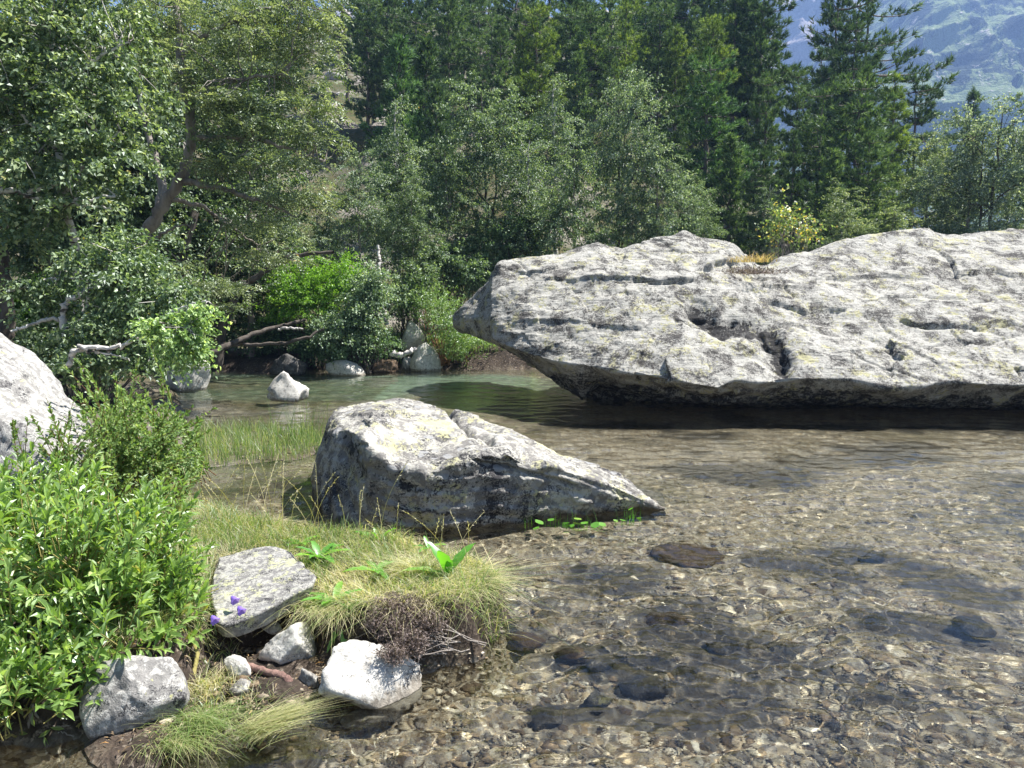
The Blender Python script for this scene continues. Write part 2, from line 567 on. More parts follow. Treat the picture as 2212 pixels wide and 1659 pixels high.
def ground_mat():
    k = NT("ground")
    P = k.coord(1.0)
    # --- gravel bed
    D = k.n("ShaderNodeVectorMath", operation='ADD')
    nz = k.n("ShaderNodeTexNoise")
    nz.inputs["Scale"].default_value = 5.5
    nz.inputs["Detail"].default_value = 3
    k.l(P, nz.inputs["Vector"])
    ms = k.n("ShaderNodeVectorMath", operation='SCALE')
    k.l(nz.outputs["Color"], ms.inputs[0])
    ms.inputs["Scale"].default_value = 0.12
    k.l(P, D.inputs[0])
    k.l(ms.outputs[0], D.inputs[1])
    W = D.outputs[0]
    gstops = ((0, (0.075, 0.052, 0.036)), (0.2, (0.17, 0.13, 0.09)), (0.4, (0.30, 0.24, 0.16)), (0.55, (0.24, 0.21, 0.18)), (0.72, (0.38, 0.33, 0.24)), (0.86, (0.15, 0.135, 0.125)), (1, (0.62, 0.57, 0.47)))

    def cells(scale):
        c = k.voro(W, scale, 'F1', "Color")
        s = k.n("ShaderNodeSeparateColor")
        k.l(c, s.inputs[0])
        return k.ramp(s.outputs[0], gstops), k.voro(W, scale, 'F1')
    c1, h1 = cells(42)
    c2, h2 = cells(90)
    n1 = k.noise(P, 1.3, 5, 0.6)
    g = k.mix(k.ramp(n1, ((0.42, 0), (0.58, 1))), c1, c2)
    g = k.mix(1.0, g, (0.86, 0.84, 0.80), 'MULTIPLY')
    # algae film and pale sand patches
    na = k.noise(P, 0.8, 4, 0.6)
    g = k.mix(k.math('MULTIPLY', k.ramp(na, ((0.5, 0), (0.68, 1))), 0.6), g, (0.10, 0.085, 0.045))
    g = k.mix(k.math('MULTIPLY', k.attr('dark'), 0.85), g, (0.03, 0.026, 0.022))
    # --- far pool floor: pale green silt
    pool = k.attr("pool")
    g = k.mix(pool, g, k.mix(n1, (0.10, 0.15, 0.10), (0.24, 0.29, 0.22)))
    # --- earth with humus and moss
    e1 = k.noise(P, 3.0, 6, 0.65)
    e2 = k.noise(P, 30, 5, 0.7)
    earth = k.mix(k.ramp(e1, ((0.35, 0), (0.65, 1))), (0.022, 0.017, 0.013), (0.07, 0.052, 0.04))
    earth = k.mix(k.ramp(e2, ((0.55, 0), (0.68, 1))), earth, (0.22, 0.18, 0.14))
    # --- hillside: heath, moss and needles
    hm = k.mix(k.ramp(e1, ((0.36, 0), (0.6, 1))), (0.035, 0.055, 0.018), (0.10, 0.085, 0.04))
    hm = k.mix(k.ramp(k.noise(P, 0.35, 5, 0.65), ((0.5, 0), (0.62, 1))), hm, k.mix(e2, (0.12, 0.10, 0.085), (0.34, 0.31, 0.28)))
    col = k.mix(k.attr("land"), g, earth)
    col = k.mix(k.attr("hill"), col, hm)
    hb = k.math('ADD', k.math('MULTIPLY', h1, 0.5), k.math('MULTIPLY', e2, 0.6))
    return k.done(k.principled(col, 0.9, k.bump(hb, 0.5, 0.03), 0.2))


M['ground'] = ground_mat()


def water_mat():
    k = NT("clear_water")
    g = k.n("ShaderNodeBsdfGlass")
    r = k.noise(k.coord((1, 1.35, 1)), 30, 2, 0.5, 0.8)
    k.l(k.bump(r, 0.25, 0.005), g.inputs["Normal"])
    g.inputs["IOR"].default_value = 1.33
    g.inputs["Roughness"].default_value = 0.0
    g.inputs["Color"].default_value = (0.95, 0.98, 0.95, 1)
    return k.done(g.outputs[0])


M['water'] = water_mat()
# ------------------------------------------------------------------ ground: one sheet, bed, banks, hillside
def D2(pts, z):
    return np.array([G(x, y, z)[:2] for x, y in pts])


TURF = D2([(-700, 1480), (-700, 1000), (0, 1060), (300, 1070), (380, 1085), (480, 1098), (600, 1133), (700, 1150), (900, 1172), (1030, 1195), (1075, 1235),
           (1050, 1275), (980, 1300), (900, 1308), (800, 1312), (720, 1300), (668, 1262), (565, 1272), (480, 1300), (430, 1330), (400, 1380), (200, 1430), (0, 1460)], 0.26)
APRON = D2([(-700, 1480), (-700, 1380), (430, 1300), (800, 1330), (960, 1330), (950, 1365), (880, 1420), (700, 1440), (690, 1470), (620, 1500), (560, 1510),
            (480, 1500), (420, 1560), (330, 1625), (215, 1630), (150, 1540), (60, 1500), (-200, 1490)], 0.05)
LEFT = D2([(-900, 1100), (340, 1062), (375, 1005), (390, 940), (375, 870), (340, 830), (250, 805), (-900, 790)], 0.0)
STRIP = D2([(380, 1010), (420, 925), (560, 930), (640, 935), (705, 945), (700, 980), (640, 1000), (520, 1008), (430, 1018)], 0.0)
SHX, SHY = zip(*[G(x, y)[:2] for x, y in [(-900, 796), (300, 800), (440, 800), (520, 803), (600, 806), (700, 792), (760, 788), (860, 795), (980, 797), (1090, 797), (1160, 795)]])
SHX, SHY = list(SHX) + [6, 12, 40], list(SHY) + [16.5, 16.5, 16.0]


def shore_y(x):
    return np.interp(x, SHX, SHY)


def hill_z(x, y):
    f = 1 - 0.93 * smooth(4, 24, x - 0.10 * (y - 30))
    d = np.maximum(y - 19.0 - 0.10 * np.maximum(-x, 0), 0)
    return f * (0.43 * d + 0.4 * smooth(0, 6, d))


def ground_z(x, y, detail=True):
    x, y = np.asarray(x, float), np.asarray(y, float)
    P2 = np.stack([x, y], -1)
    P3 = np.stack([x, y, 0 * x], -1)
    bed = -0.20 - 0.05 * vnoise(P3 * 0.6, 3) - 0.18 * smooth(5.5, 8.5, y) - 0.10 * smooth(1.0, 4, x)
    bed = bed - 0.5 * smooth(9.3, 10.6, y) * smooth(-0.5, 1.0, x)
    z = bed
    wob = 0.05 * vnoise(P3 * 3.0, 5) + 0.03 * vnoise(P3 * 8.0, 6)

    def put(z, sd, h, w):
        s = smooth(-w * 0.75, w * 0.25, sd + wob)
        return np.where(h > z, z + (h - z) * s, z)
    near = (y < 5.6)
    z = np.where(near, put(z, poly_sd(P2, APRON), 0.045 + 0.03 * vnoise(P3 * 4, 9), 0.5), z)
    z = np.where(near, put(z, poly_sd(P2, TURF), 0.26 + 0.03 * vnoise(P3 * 2.5, 8), 0.16), z)
    z = put(z, poly_sd(P2, LEFT), 0.14 + 0.10 * vnoise(P3 * 0.9, 11), 0.7)
    z = put(z, poly_sd(P2, STRIP), 0.015, 0.7)
    d = y - shore_y(x)
    far = 0.35 + 0.2 * vnoise(P3 * 0.5, 12) + hill_z(x, y)
    if detail:
        far = far + smooth(2, 10, d) * 0.9 * fbm(P3 * 0.16, 4, 21)
    z = put(z, d, far, 1.2)
    return z


DARKS = [(60, 1620, 170, 70), (1330, 1300, 110, 40), (1480, 1385, 150, 50), (1560, 1440, 130, 35), (1250, 1480, 90, 35), (1700, 1265, 130, 40), (2000, 1300, 220, 60), (2080, 1400, 200, 60), (1800, 1240, 120, 30), (1390, 1490, 120, 30),  # first entry paints the shade beneath the willow bush
         (1620, 1560, 160, 40), (1120, 1420, 70, 30), (1900, 1000, 160, 25), (1600, 1050, 200, 25), (1300, 930, 200, 18), (2100, 940, 200, 18), (1500, 960, 150, 14), (1750, 930, 180, 14), (1230, 1575, 100, 30),  # entries along the big boulder's foot paint its shadow on the bed
         (560, 1040, 120, 14), (640, 1070, 60, 16), (1900, 1540, 160, 30), (1440, 1600, 130, 30)]


def dark_amount(x, y):
    """dark silt and wood in bed hollows, plus painted shade by willow and boulder"""
    P = np.stack([x, y, 0 * np.asarray(x)], -1)
    n = fbm(P * (3.0, 3.0, 1), 4, 47)
    out = smooth(0.55, 0.9, fbm(P * (0.9, 1.4, 1), 4, 48)) * 0.8
    for dx, dy, rx, ry in DARKS:
        c = G(dx, dy, -0.2)
        ax_ = rx / FD * c[1] * 1.0
        ay = abs(G(dx, dy - ry, -0.2)[1] - c[1])
        r = np.hypot((x - c[0]) / ax_, (y - c[1]) / ay)
        out = np.maximum(out, smooth(1.15, 0.55, r + 0.55 * n))
    return out


def build_ground():
    ys = np.concatenate([np.linspace(-6, 1.6, 24)[:-1], 1.6 * (90 / 1.6) ** np.linspace(0, 1, 470)])
    us = np.concatenate([np.linspace(-2.6, -0.8, 40)[:-1], np.linspace(-0.8, 0.8, 340), np.linspace(0.8, 2.6, 40)[1:]])
    Y, U = np.meshgrid(ys, us, indexing='ij')
    X = U * (np.abs(Y) + 1.2)
    Z = ground_z(X, Y)
    P3 = np.stack([X, Y, 0 * X], -1)
    Z = Z + 0.012 * fbm(P3 * 9, 3, 31) + 0.02 * (Z > 0.02) * fbm(P3 * 5, 3, 35)
    V = np.stack([X, Y, Z], -1).reshape(-1, 3)
    land = smooth(-0.06, 0.03, Z - 0.02 * vnoise(P3 * 4, 40))
    hill = smooth(0.4, 2.0, Y - shore_y(X)) + ((Y < 15) & (X < -2.2) & (Y > 4.2)) * 0.6
    pool = smooth(0.30, 0.75, 0.5 + 0.8 * vnoise(P3 * (0.35, 0.8, 1), 44)) * smooth(10.5, 12.8, Y) * smooth(1.5, -0.2, X) * (Z < -0.05)
    me = mesh_from("ground", V, grid_faces(len(ys), len(us)), M['ground'], True,
                   {"land": land.ravel(), "hill": np.clip(hill, 0, 1).ravel(), "pool": np.clip(pool, 0, 1).ravel(), "dark": dark_amount(X, Y).ravel()})
    tag(obj("ground", me), kind="structure")
    # valley floor running on to the mountains
    ys = np.array([88, 140, 300, 600, 1000, 1650.])
    xs = np.linspace(-1, 1, 25)
    Y, U = np.meshgrid(ys, xs, indexing='ij')
    X = U * np.minimum(Y, 1150) * 2.4
    H = ground_z(X[:1], Y[:1] * 0 + 88, False)
    Z = np.concatenate([H - 0.4, np.maximum(H * 0.9, 2), 0 * X[2:] + 3])
    k = NT("valley")
    n = k.noise(k.coord(1), 0.02, 5)
    m = k.done(k.principled(k.mix(n, (0.03, 0.05, 0.02), (0.07, 0.08, 0.03)), 0.95))
    tag(obj("valley_ground", mesh_from("valley_ground", np.stack([X, Y, Z], -1).reshape(-1, 3), grid_faces(len(ys), 25), m)), kind="structure")


build_ground()


def ripple_z(X, Y):
    """small wind and current ripples, a few millimetres high"""
    P = np.stack([X, Y, 0 * X], -1)
    w = P + 0.10 * np.stack([fbm(P * 1.7, 2, 61), fbm(P * 1.7, 2, 62), 0 * X], -1)
    calm = 0.55 + 0.45 * smooth(-0.3, 0.5, fbm(P * 0.45, 2, 63))
    near = smooth(9.5, 5.5, Y)
    z = 0.0105 * fbm(w * (5.0, 8.0, 1), 2, 64, 0.5) + 0.0062 * near * fbm(w * (14, 19, 1), 2, 66, 0.5)
    return z * calm


def build_water():
    ys = np.concatenate([np.linspace(-6, 1.7, 14)[:-1], 1.7 * (20 / 1.7) ** np.linspace(0, 1, 560)])
    us = np.concatenate([np.linspace(-3.2, -0.75, 24)[:-1], np.linspace(-0.75, 0.75, 520), np.linspace(0.75, 3.2, 24)[1:]])
    Y, U = np.meshgrid(ys, us, indexing='ij')
    X = U * (np.abs(Y) + 0.6)
    V = np.stack([X, Y, ripple_z(X, Y) * smooth(0.5, 1.8, Y)], -1).reshape(-1, 3)
    o = obj("water", mesh_from("water", V, grid_faces(len(ys), len(us)), M['water']))
    o.cycles.is_caustics_caster = True
    tag(o, kind="structure")


build_water()


# ------------------------------------------------------------------ mountains
def mountain_mat(name, grey):
    k = NT(name)
    P = k.coord(1.0)
    tc = k.n("ShaderNodeTexCoord")
    mp = k.n("ShaderNodeMapping")
    mp.inputs["Rotation"].default_value = (0, R(28), 0)
    mp.inputs["Scale"].default_value = (1.0, 0.6, 0.30)
    k.l(tc.outputs["Object"], mp.inputs[0])
    S = mp.outputs[0]
    n1 = k.noise(S, 0.028, 6, 0.62, 0.8)
    n2 = k.noise(S, 0.09, 5, 0.7)
    n3 = k.noise(P, 0.16, 4, 0.7)
    f = k.math('ADD', k.math('MULTIPLY', n1, 0.55), k.math('MULTIPLY', n2, 0.45))
    col = k.mix(k.ramp(f, ((0.47, 0), (0.52, 1))), (0.006, 0.014, 0.008), (0.13, 0.17, 0.07))
    col = k.mix(k.ramp(k.math('ADD', k.math('MULTIPLY', n2, 0.5), k.math('MULTIPLY', n3, 0.5)), ((0.56, 0), (0.62, 1))), col, (0.36, 0.33, 0.32))
    if grey:
        col = k.mix(k.ramp(n2, ((0.35, 0), (0.6, 1))), (0.16, 0.14, 0.15), (0.34, 0.31, 0.31))
    return k.done(k.principled(col, 0.95, k.bump(n3, 0.8, 6), 0.1))


def build_mountain(name, prof, Yb, Yt, mat, seed, amp):
    """prof: (dx, dy) skyline at depth Yt; the foot is at depth Yb on the valley floor"""
    px = np.linspace(prof[0][0], prof[-1][0], 240)
    py = np.interp(px, [p[0] for p in prof], [p[1] for p in prof])
    t = np.linspace(0, 1, 170)
    top = np.array([Q(a, b, Yt) for a, b in zip(px, py)])
    foot = np.array([(Q(a, 600, Yb)[0], Yb, 0.0) for a in px])
    V = foot[None] * (1 - t)[:, None, None] + top[None] * t[:, None, None]
    n = fbm(V * (1.0 / amp / 6, 1.0 / amp / 6, 1.0 / amp / 14), 6, seed, 0.55, True)
    V[..., 2] += amp * 0.35 * n * np.sin(np.pi * np.clip(t, 0, 1) * 0.86)[:, None]
    V[..., 1] -= amp * n * np.clip(t * 3, 0, 1)[:, None]
    back = V[-1] + (0, Yt * 0.4, -Yt * 0.25)
    V = np.concatenate([V, back[None]])
    tag(obj(name, mesh_from(name, V.reshape(-1, 3), grid_faces(len(V), 240), mat)), kind="structure")


build_mountain("mountain", [(1500, 400), (1700, 200), (1770, 95), (1830, 40), (1890, -10), (1960, -90), (2150, -140), (2700, -170), (3300, -150)], 400, 800, mountain_mat("wooded_slope", False), 50, 16)
build_mountain("mountain_ridge", [(700, 60), (1100, 30), (1400, 40), (1540, 30), (1640, 10), (1685, -6), (1712, 4), (1727, 22), (1745, 12), (1772, 25), (1830, 60), (1900, 130), (2300, 300)], 600, 1000,
               mountain_mat("bare_ridge", True), 60, 60)


# ------------------------------------------------------------------ air
def build_haze():
    me = bpy.data.meshes.new("haze")
    x0, x1, y0, y1, z0, z1 = -3000, 3000, -40, 1700, -2.2, 430
    V = [(x, y, z) for x in (x0, x1) for y in (y0, y1) for z in (z0, z1)]
    F = [(0, 1, 3, 2), (4, 6, 7, 5), (0, 4, 5, 1), (2, 3, 7, 6), (0, 2, 6, 4), (1, 5, 7, 3)]
    me.from_pydata(V, [], F)
    m = bpy.data.materials.new("haze")
    m.use_nodes = True
    t = m.node_tree
    t.nodes.clear()
    out = t.nodes.new("ShaderNodeOutputMaterial")
    v = t.nodes.new("ShaderNodeVolumePrincipled")
    v.inputs["Color"].default_value = (0.27, 0.43, 0.80, 1)
    v.inputs["Density"].default_value = HAZE_D
    v.inputs["Anisotropy"].default_value = 0.2
    t.links.new(v.outputs[0], out.inputs["Volume"])
    me.materials.append(m)
    tag(obj("haze", me), kind="stuff")


HAZE_D = 0.0007
build_haze()


# ------------------------------------------------------------------ big lofted boulders
def facets(V, n, amp, seed, rmax):
    """piecewise planar offsets: fracture faces with sharp borders"""
    rng = np.random.default_rng(seed)
    P = V.reshape(-1, 3)
    W = P + 0.25 * rmax * np.stack([fbm(P / rmax * 1.3, 3, seed + i) for i in range(3)], -1)
    seeds = W[rng.choice(len(W), n, replace=False)]
    best, idx = np.full(len(W), 1e9), np.zeros(len(W), int)
    for i, s in enumerate(seeds):
        d = ((W - s) ** 2).sum(1)
        m = d < best
        best[m], idx[m] = d[m], i
    r = rdir(n, rng)
    h = rng.uniform(-0.5, 0.5, n)
    o = np.einsum('ij,ij->i', P - seeds[idx], r[idx]) / rmax + h[idx]
    return (amp * np.clip(o, -1, 1)).reshape(V.shape[:-1])


def loft(name, stations, seg, mat, ncol, noise, carve=None, smooth_it=2, seed=1, label=None, group=None, cat="boulder", strata=None, fac=None):
    """stations: [(px, [ctrl...])]; ctrl = (dy, Y) seen at column px, or ('w', Y, z). seg: samples per span between controls."""
    K = len(stations[0][1])
    pxs = np.array([s[0] for s in stations], float)
    C = np.zeros((len(stations), K, 3))
    for i, (px, cs) in enumerate(stations):
        for j, c in enumerate(cs):
            if c[0] == 'w':
                C[i, j] = ((px - 1106) / FD / (CP - SP * 0.05) * c[1], c[1], c[2])
            elif len(c) == 3:
                C[i, j] = Q(c[2], c[0], c[1])
            else:
                C[i, j] = Q(px, c[0], c[1])
    q = np.linspace(pxs[0], pxs[-1], ncol)
    # blend linear and smooth interpolation between stations
    idx = np.clip(np.searchsorted(pxs, q, 'right') - 1, 0, len(pxs) - 2)
    f = ((q - pxs[idx]) / (pxs[idx + 1] - pxs[idx]))[:, None, None]
    S = C[idx] * (1 - f) + C[idx + 1] * f
    rows = []
    for j in range(K):
        a, b = S[:, j], S[:, (j + 1) % K]
        for t in np.linspace(0, 1, seg[j], endpoint=False):
            rows.append(a * (1 - t) + b * t)
    V = np.array(rows)  # (rows, ncol, 3), rows wrap around
    for _ in range(smooth_it):
        W = V.copy()
        W[:, 1:-1] = 0.5 * V[:, 1:-1] + 0.25 * (V[:, :-2] + V[:, 2:])
        V = 0.5 * W + 0.25 * (np.roll(W, 1, 0) + np.roll(W, -1, 0))
    du = np.gradient(V, axis=1)
    dv = np.roll(V, -1, 0) - np.roll(V, 1, 0)
    N = unit(np.cross(du, dv))
    cen = V.mean((0, 1))
    if np.sum(N * (V - cen)) < 0:
        N = -N
    U0, V0 = proj(V)
    disp = 0
    for sc, a, oc, rg in noise:
        disp = disp + a * fbm(V * np.asarray(sc), oc, seed + int(a * 1000), 0.55, rg)
    if fac:
        for n_, a_, r_ in fac:
            disp = disp + facets(V, n_, a_, seed + n_, r_)
    if strata:
        # stepped foliation planes
        ax, period, a = strata
        h = (V @ unit(np.array(ax))) / period + 0.6 * fbm(V * 0.9, 3, seed + 5)
        fr = h - np.floor(h)
        disp = disp + a * (smooth(0, 0.75, fr) - smooth(0.80, 1.0, fr)) * smooth(-0.2, 0.35, vnoise(V * 1.1, seed + 9))
    stain_shade = np.zeros(U0.shape)
    if carve:
        d2, stain_shade = carve(U0, V0, V, N)
        disp = disp + d2
    V = V + N * np.asarray(disp)[..., None]
    n = len(V)
    F = grid_faces(n, ncol)
    # wrap the rows
    j = np.arange(ncol - 1)
    Fw = np.stack([(n - 1) * ncol + j, (n - 1) * ncol + j + 1, j + 1, j], -1)
    base = n * ncol
    capv = np.stack([V[:, 0].mean(0), V[:, -1].mean(0)])
    i = np.arange(n)
    i2 = (i + 1) % n
    T0 = np.stack([i * ncol, i2 * ncol, np.full(n, base)], -1)
    T1 = np.stack([i2 * ncol + ncol - 1, i * ncol + ncol - 1, np.full(n, base + 1)], -1)
    VV = np.concatenate([V.reshape(-1, 3), capv])
    F = np.concatenate([F, Fw])
    # outward orientation
    a, b, c = VV[F[len(F) // 3][0]], VV[F[len(F) // 3][1]], VV[F[len(F) // 3][2]]
    me = mesh_from(name, VV, [F, np.concatenate([T0, T1])], mat, True, {"stain_shade": np.concatenate([stain_shade.ravel(), [0, 0]])})
    bm = bmesh.new()
    bm.from_mesh(me)
    bmesh.ops.recalc_face_normals(bm, faces=bm.faces)
    bm.to_mesh(me)
    bm.free()
    return tag(obj(name, me), label, cat, group)


# controls: 0 foot front under water, 1 water line, 2 under-face, 3 lip, 4 lower slope, 5 crease, 6 upper slope, 7 skyline, 8 back foot
def big_station(px, wl, und, lip, crease, sky, Yl, Yc, Ys, Yw=11.3, back=16.0):
    return (px, [('w', Yw + 0.3, -0.7), (wl, Yw), (und, (Yw + Yl) / 2 - 0.1), (lip, Yl), ((lip * 0.55 + crease * 0.45), Yl + (Yc - Yl) * 0.40), (crease, Yc),
                 ((crease * 0.45 + sky * 0.55), Yc + (Ys - Yc) * 0.52), (sky, Ys), ('w', back, -0.7)])


BIG = [
    (1064, [('w', 12.9, 1.04), ('w', 12.60, 0.94), ('w', 12.10, 0.94), (728, 11.5), (688, 11.68), (640, 11.95), (618, 12.18), (600, 12.4), ('w', 14.50, 1.12)]),
    (1080, [('w', 12.9, 0.96), ('w', 12.60, 0.86), ('w', 12.00, 0.86), (742, 11.3), (692, 11.54), (630, 11.9), (596, 12.21), (568, 12.5), ('w', 14.50, 1.04)]),
    (1117, [('w', 12.9, 0.84), ('w', 12.60, 0.74), ('w', 11.90, 0.74), (757, 11.1), (696, 11.38), (622, 11.8), (588, 12.27), (560, 12.7), ('w', 14.50, 0.92)]),
    (1180, [('w', 12.6, 0.52), ('w', 12.30, 0.42), ('w', 11.60, 0.42), (776, 10.8), (702, 11.20), (612, 11.8), (578, 12.32), (551, 12.8), ('w', 14.20, 0.60)]),
    (1222, [('w', 12.3, 0.32), ('w', 12.00, 0.22), ('w', 11.35, 0.22), (786, 10.6), (707, 11.08), (610, 11.8), (572, 12.37), (541, 12.9), ('w', 13.90, 0.40)]),
    (1258, [('w', 12.0, 0.14), ('w', 11.70, 0.04), ('w', 11.15, 0.04), (790, 10.5), (709, 11.00), (609, 11.75), (566, 12.37), (531, 12.95), ('w', 13.60, 0.22)]),
    big_station(1290, 848, 815, 794, 608, 522, 10.4, 11.7, 13.0, 11.6),
    big_station(1345, 858, 826, 805, 606, 533, 10.2, 11.7, 13.0, 11.5),
    big_station(1400, 866, 838, 812, 604, 519, 10.1, 11.7, 13.1, 11.4),
    big_station(1440, 872, 848, 818, 602, 512, 10.0, 11.7, 13.2, 11.3),
    big_station(1478, 876, 856, 826, 600, 495, 9.9, 11.7, 13.3, 11.3),
    big_station(1520, 878, 862, 834, 598, 509, 9.9, 11.8, 13.3, 11.2),
    big_station(1552, 880, 866, 838, 597, 515, 9.9, 11.8, 13.3, 11.2),
    big_station(1585, 880, 866, 822, 598, 528, 10.0, 11.9, 13.3, 11.2),
    big_station(1615, 880, 864, 826, 600, 558, 10.0, 12.0, 13.1, 11.2),
    big_station(1640, 880, 862, 828, 606, 573, 10.0, 12.1, 13.0, 11.2),
    big_station(1668, 880, 862, 826, 612, 568, 10.0, 12.1, 13.2, 11.2),
    big_station(1710, 880, 862, 820, 620, 553, 10.0, 12.0, 13.4, 11.2),
    big_station(1748, 881, 864, 818, 628, 545, 10.0, 11.9, 13.5, 11.2),
    big_station(1832, 882, 868, 819, 640, 516, 10.0, 11.8, 13.7, 11.2),
    big_station(1918, 884, 872, 839, 650, 507, 9.9, 11.8, 13.9, 11.2),
    big_station(1994, 886, 872, 836, 650, 499, 9.9, 11.8, 14.0, 11.1),
    big_station(2045, 888, 872, 824, 650, 510, 10.0, 11.8, 14.0, 11.1),
    big_station(2120, 890, 872, 830, 650, 496, 9.9, 11.8, 14.2, 11.0),
    big_station(2212, 892, 874, 832, 650, 488, 9.9, 11.8, 14.3, 11.0),
    big_station(2400, 896, 876, 835, 650, 476, 9.8, 11.8, 14.4, 10.9),
    big_station(2650, 900, 880, 842, 660, 500, 9.8, 11.8, 14.3, 10.8),
    big_station(2800, 900, 884, 850, 690, 570, 10.0, 11.8, 13.8, 10.8, 15),
]


def carve_big(U, V, W, N):
    front = ((N[..., 1] < 0.35) & (W[..., 1] < 14.6)).astype(float)
    d = np.zeros(U.shape)
    st = np.zeros(U.shape)
    wob = 7 * fbm(W * 3.5, 3, 77)

    def groove(pts, w, depth):
        nonlocal d
        # a crack: sharp upper edge, open below
        dist = line_d(U + wob * 0.6, V + wob * 0.5, pts)
        d = d - front * depth * np.exp(-(dist / w) ** 2)

    def ledge(pts, w, h):
        """rock above the line stands proud of the rock below it"""
        nonlocal d
        pts = np.asarray(pts, float)
        yy = np.interp(U, pts[:, 0], pts[:, 1])
        ins = smooth(pts[0, 0] - 10, pts[0, 0] + 25, U) * smooth(pts[-1, 0] + 10, pts[-1, 0] - 25, U)
        s = (V + wob * 0.7) - yy
        d = d + front * ins * h * 0.6 * smooth(-w * 7, 0, s) * smooth(1.5, -1.5, s)
    # the upper block lies on the lower slab
    ledge([(1170, 604), (1260, 606), (1330, 606), (1420, 610), (1500, 604)], 7, 0.09)
    groove([(1375, 610), (1440, 612), (1495, 606)], 2.63, 0.074)
    groove([(1455, 560), (1462, 585), (1475, 600)], 2.12, 0.034)
    ledge([(1508, 590), (1540, 578), (1575, 570), (1600, 575)], 8, 0.20)
    groove([(1560, 545), (1575, 565), (1590, 580)], 2.12, 0.068)
    groove([(1680, 600), (1700, 625), (1715, 640)], 2.12, 0.045)
    groove([(1900, 690), (1918, 712), (1940, 725)], 2.12, 0.051)
    groove([(2056, 715), (2072, 735), (2110, 745), (2150, 740)], 2.12, 0.056)
    groove([(1940, 690), (1985, 700), (2040, 708), (2120, 712), (2212, 706)], 2.12, 0.056)
    groove([(1660, 655), (1720, 668), (1790, 672), (1826, 668)], 2.12, 0.056)
    groove([(1915, 755), (1945, 770), (1960, 778)], 1.87, 0.034)
    groove([(1835, 755), (1900, 790), (1990, 825)], 2.12, 0.034)
    groove([(1118, 570), (1135, 585), (1150, 600)], 1.87, 0.028)
    groove([(1750, 605), (1850, 600), (1960, 596)], 2.12, 0.028)
    groove([(1840, 560), (1860, 575), (1880, 572)], 1.87, 0.034)
    groove([(1870, 650), (1990, 645), (2110, 655), (2212, 640)], 2.12, 0.034)
    groove([(1970, 735), (2000, 745), (2040, 740)], 2.12, 0.034)
    groove([(1460, 690), (1510, 705), (1545, 690)], 2.12, 0.045)
    ledge([(1655, 648), (1700, 660), (1760, 664), (1826, 666)], 9, 0.07)
    ledge([(1760, 600), (1840, 597), (1930, 594), (2010, 600)], 9, 0.05)
    ledge([(1940, 686), (2010, 700), (2090, 706), (2212, 700)], 10, 0.07)
    ledge([(2040, 740), (2110, 738), (2212, 728)], 9, 0.05)
    ledge([(1880, 722), (1960, 762), (2060, 800)], 9, 0.05)
    ledge([(1120, 700), (1200, 690), (1300, 706), (1400, 700)], 12, 0.05)
    # dark hollow in the middle of the face
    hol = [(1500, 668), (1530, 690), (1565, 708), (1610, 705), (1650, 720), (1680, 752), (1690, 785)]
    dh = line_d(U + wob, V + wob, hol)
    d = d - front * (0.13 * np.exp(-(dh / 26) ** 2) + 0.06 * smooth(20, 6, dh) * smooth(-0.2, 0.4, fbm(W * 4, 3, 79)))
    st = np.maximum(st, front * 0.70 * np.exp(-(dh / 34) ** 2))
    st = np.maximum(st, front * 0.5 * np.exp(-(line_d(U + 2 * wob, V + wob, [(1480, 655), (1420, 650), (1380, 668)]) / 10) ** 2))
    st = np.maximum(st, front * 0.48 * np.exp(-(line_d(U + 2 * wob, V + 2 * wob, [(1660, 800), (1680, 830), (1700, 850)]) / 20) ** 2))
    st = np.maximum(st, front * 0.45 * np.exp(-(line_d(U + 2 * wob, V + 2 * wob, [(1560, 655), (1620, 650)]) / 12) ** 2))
    # shade below the overhanging lip, painted in as a dark tone
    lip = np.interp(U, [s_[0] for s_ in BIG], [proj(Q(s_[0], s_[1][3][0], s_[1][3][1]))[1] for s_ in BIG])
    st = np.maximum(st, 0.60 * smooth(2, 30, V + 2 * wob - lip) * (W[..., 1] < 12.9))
    # soil filled notch at the saddle
    dn = np.hypot((U - 1628) / 30, (V - 590) / 14)
    d = d - front * 0.12 * np.exp(-dn ** 2)
    return d, st


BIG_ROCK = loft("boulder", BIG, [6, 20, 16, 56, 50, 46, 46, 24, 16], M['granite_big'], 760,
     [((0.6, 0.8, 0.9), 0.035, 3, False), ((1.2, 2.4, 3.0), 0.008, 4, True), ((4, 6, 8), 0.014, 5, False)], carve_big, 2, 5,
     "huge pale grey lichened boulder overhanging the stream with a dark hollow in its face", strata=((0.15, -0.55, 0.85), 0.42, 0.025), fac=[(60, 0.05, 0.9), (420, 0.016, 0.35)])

# shaded beak of rock sticking out behind the left end of the big boulder
BEAK = [
    (984, [('w', 13.5, 1.02), (697, 13.3), (692, 13.3), (687, 13.4), ('w', 13.6, 1.1)]),
    (1000, [('w', 13.6, 0.95), (712, 12.9), (690, 12.8), (664, 13.2), ('w', 14.2, 1.0)]),
    (1025, [('w', 13.6, 0.9), (724, 12.6), (690, 12.5), (640, 13.1), ('w', 14.5, 0.9)]),
    (1050, [('w', 13.5, 0.85), (732, 12.4), (690, 12.3), (612, 12.9), ('w', 14.6, 0.8)]),
    (1078, [('w', 13.4, 0.8), (740, 12.1), (690, 12.1), (580, 12.7), ('w', 14.6, 0.7)]),
    (1120, [('w', 13.4, 0.8), (742, 12.1), (690, 12.1), (580, 12.7), ('w', 14.6, 0.7)]),
]
_bk = loft("shaded_spur", BEAK, [14, 18, 24, 14, 12], M['granite_big'], 70, [((1.2, 1.6, 1.6), 0.05, 3, False), ((4, 6, 7), 0.02, 4, True)], None, 1, 8)
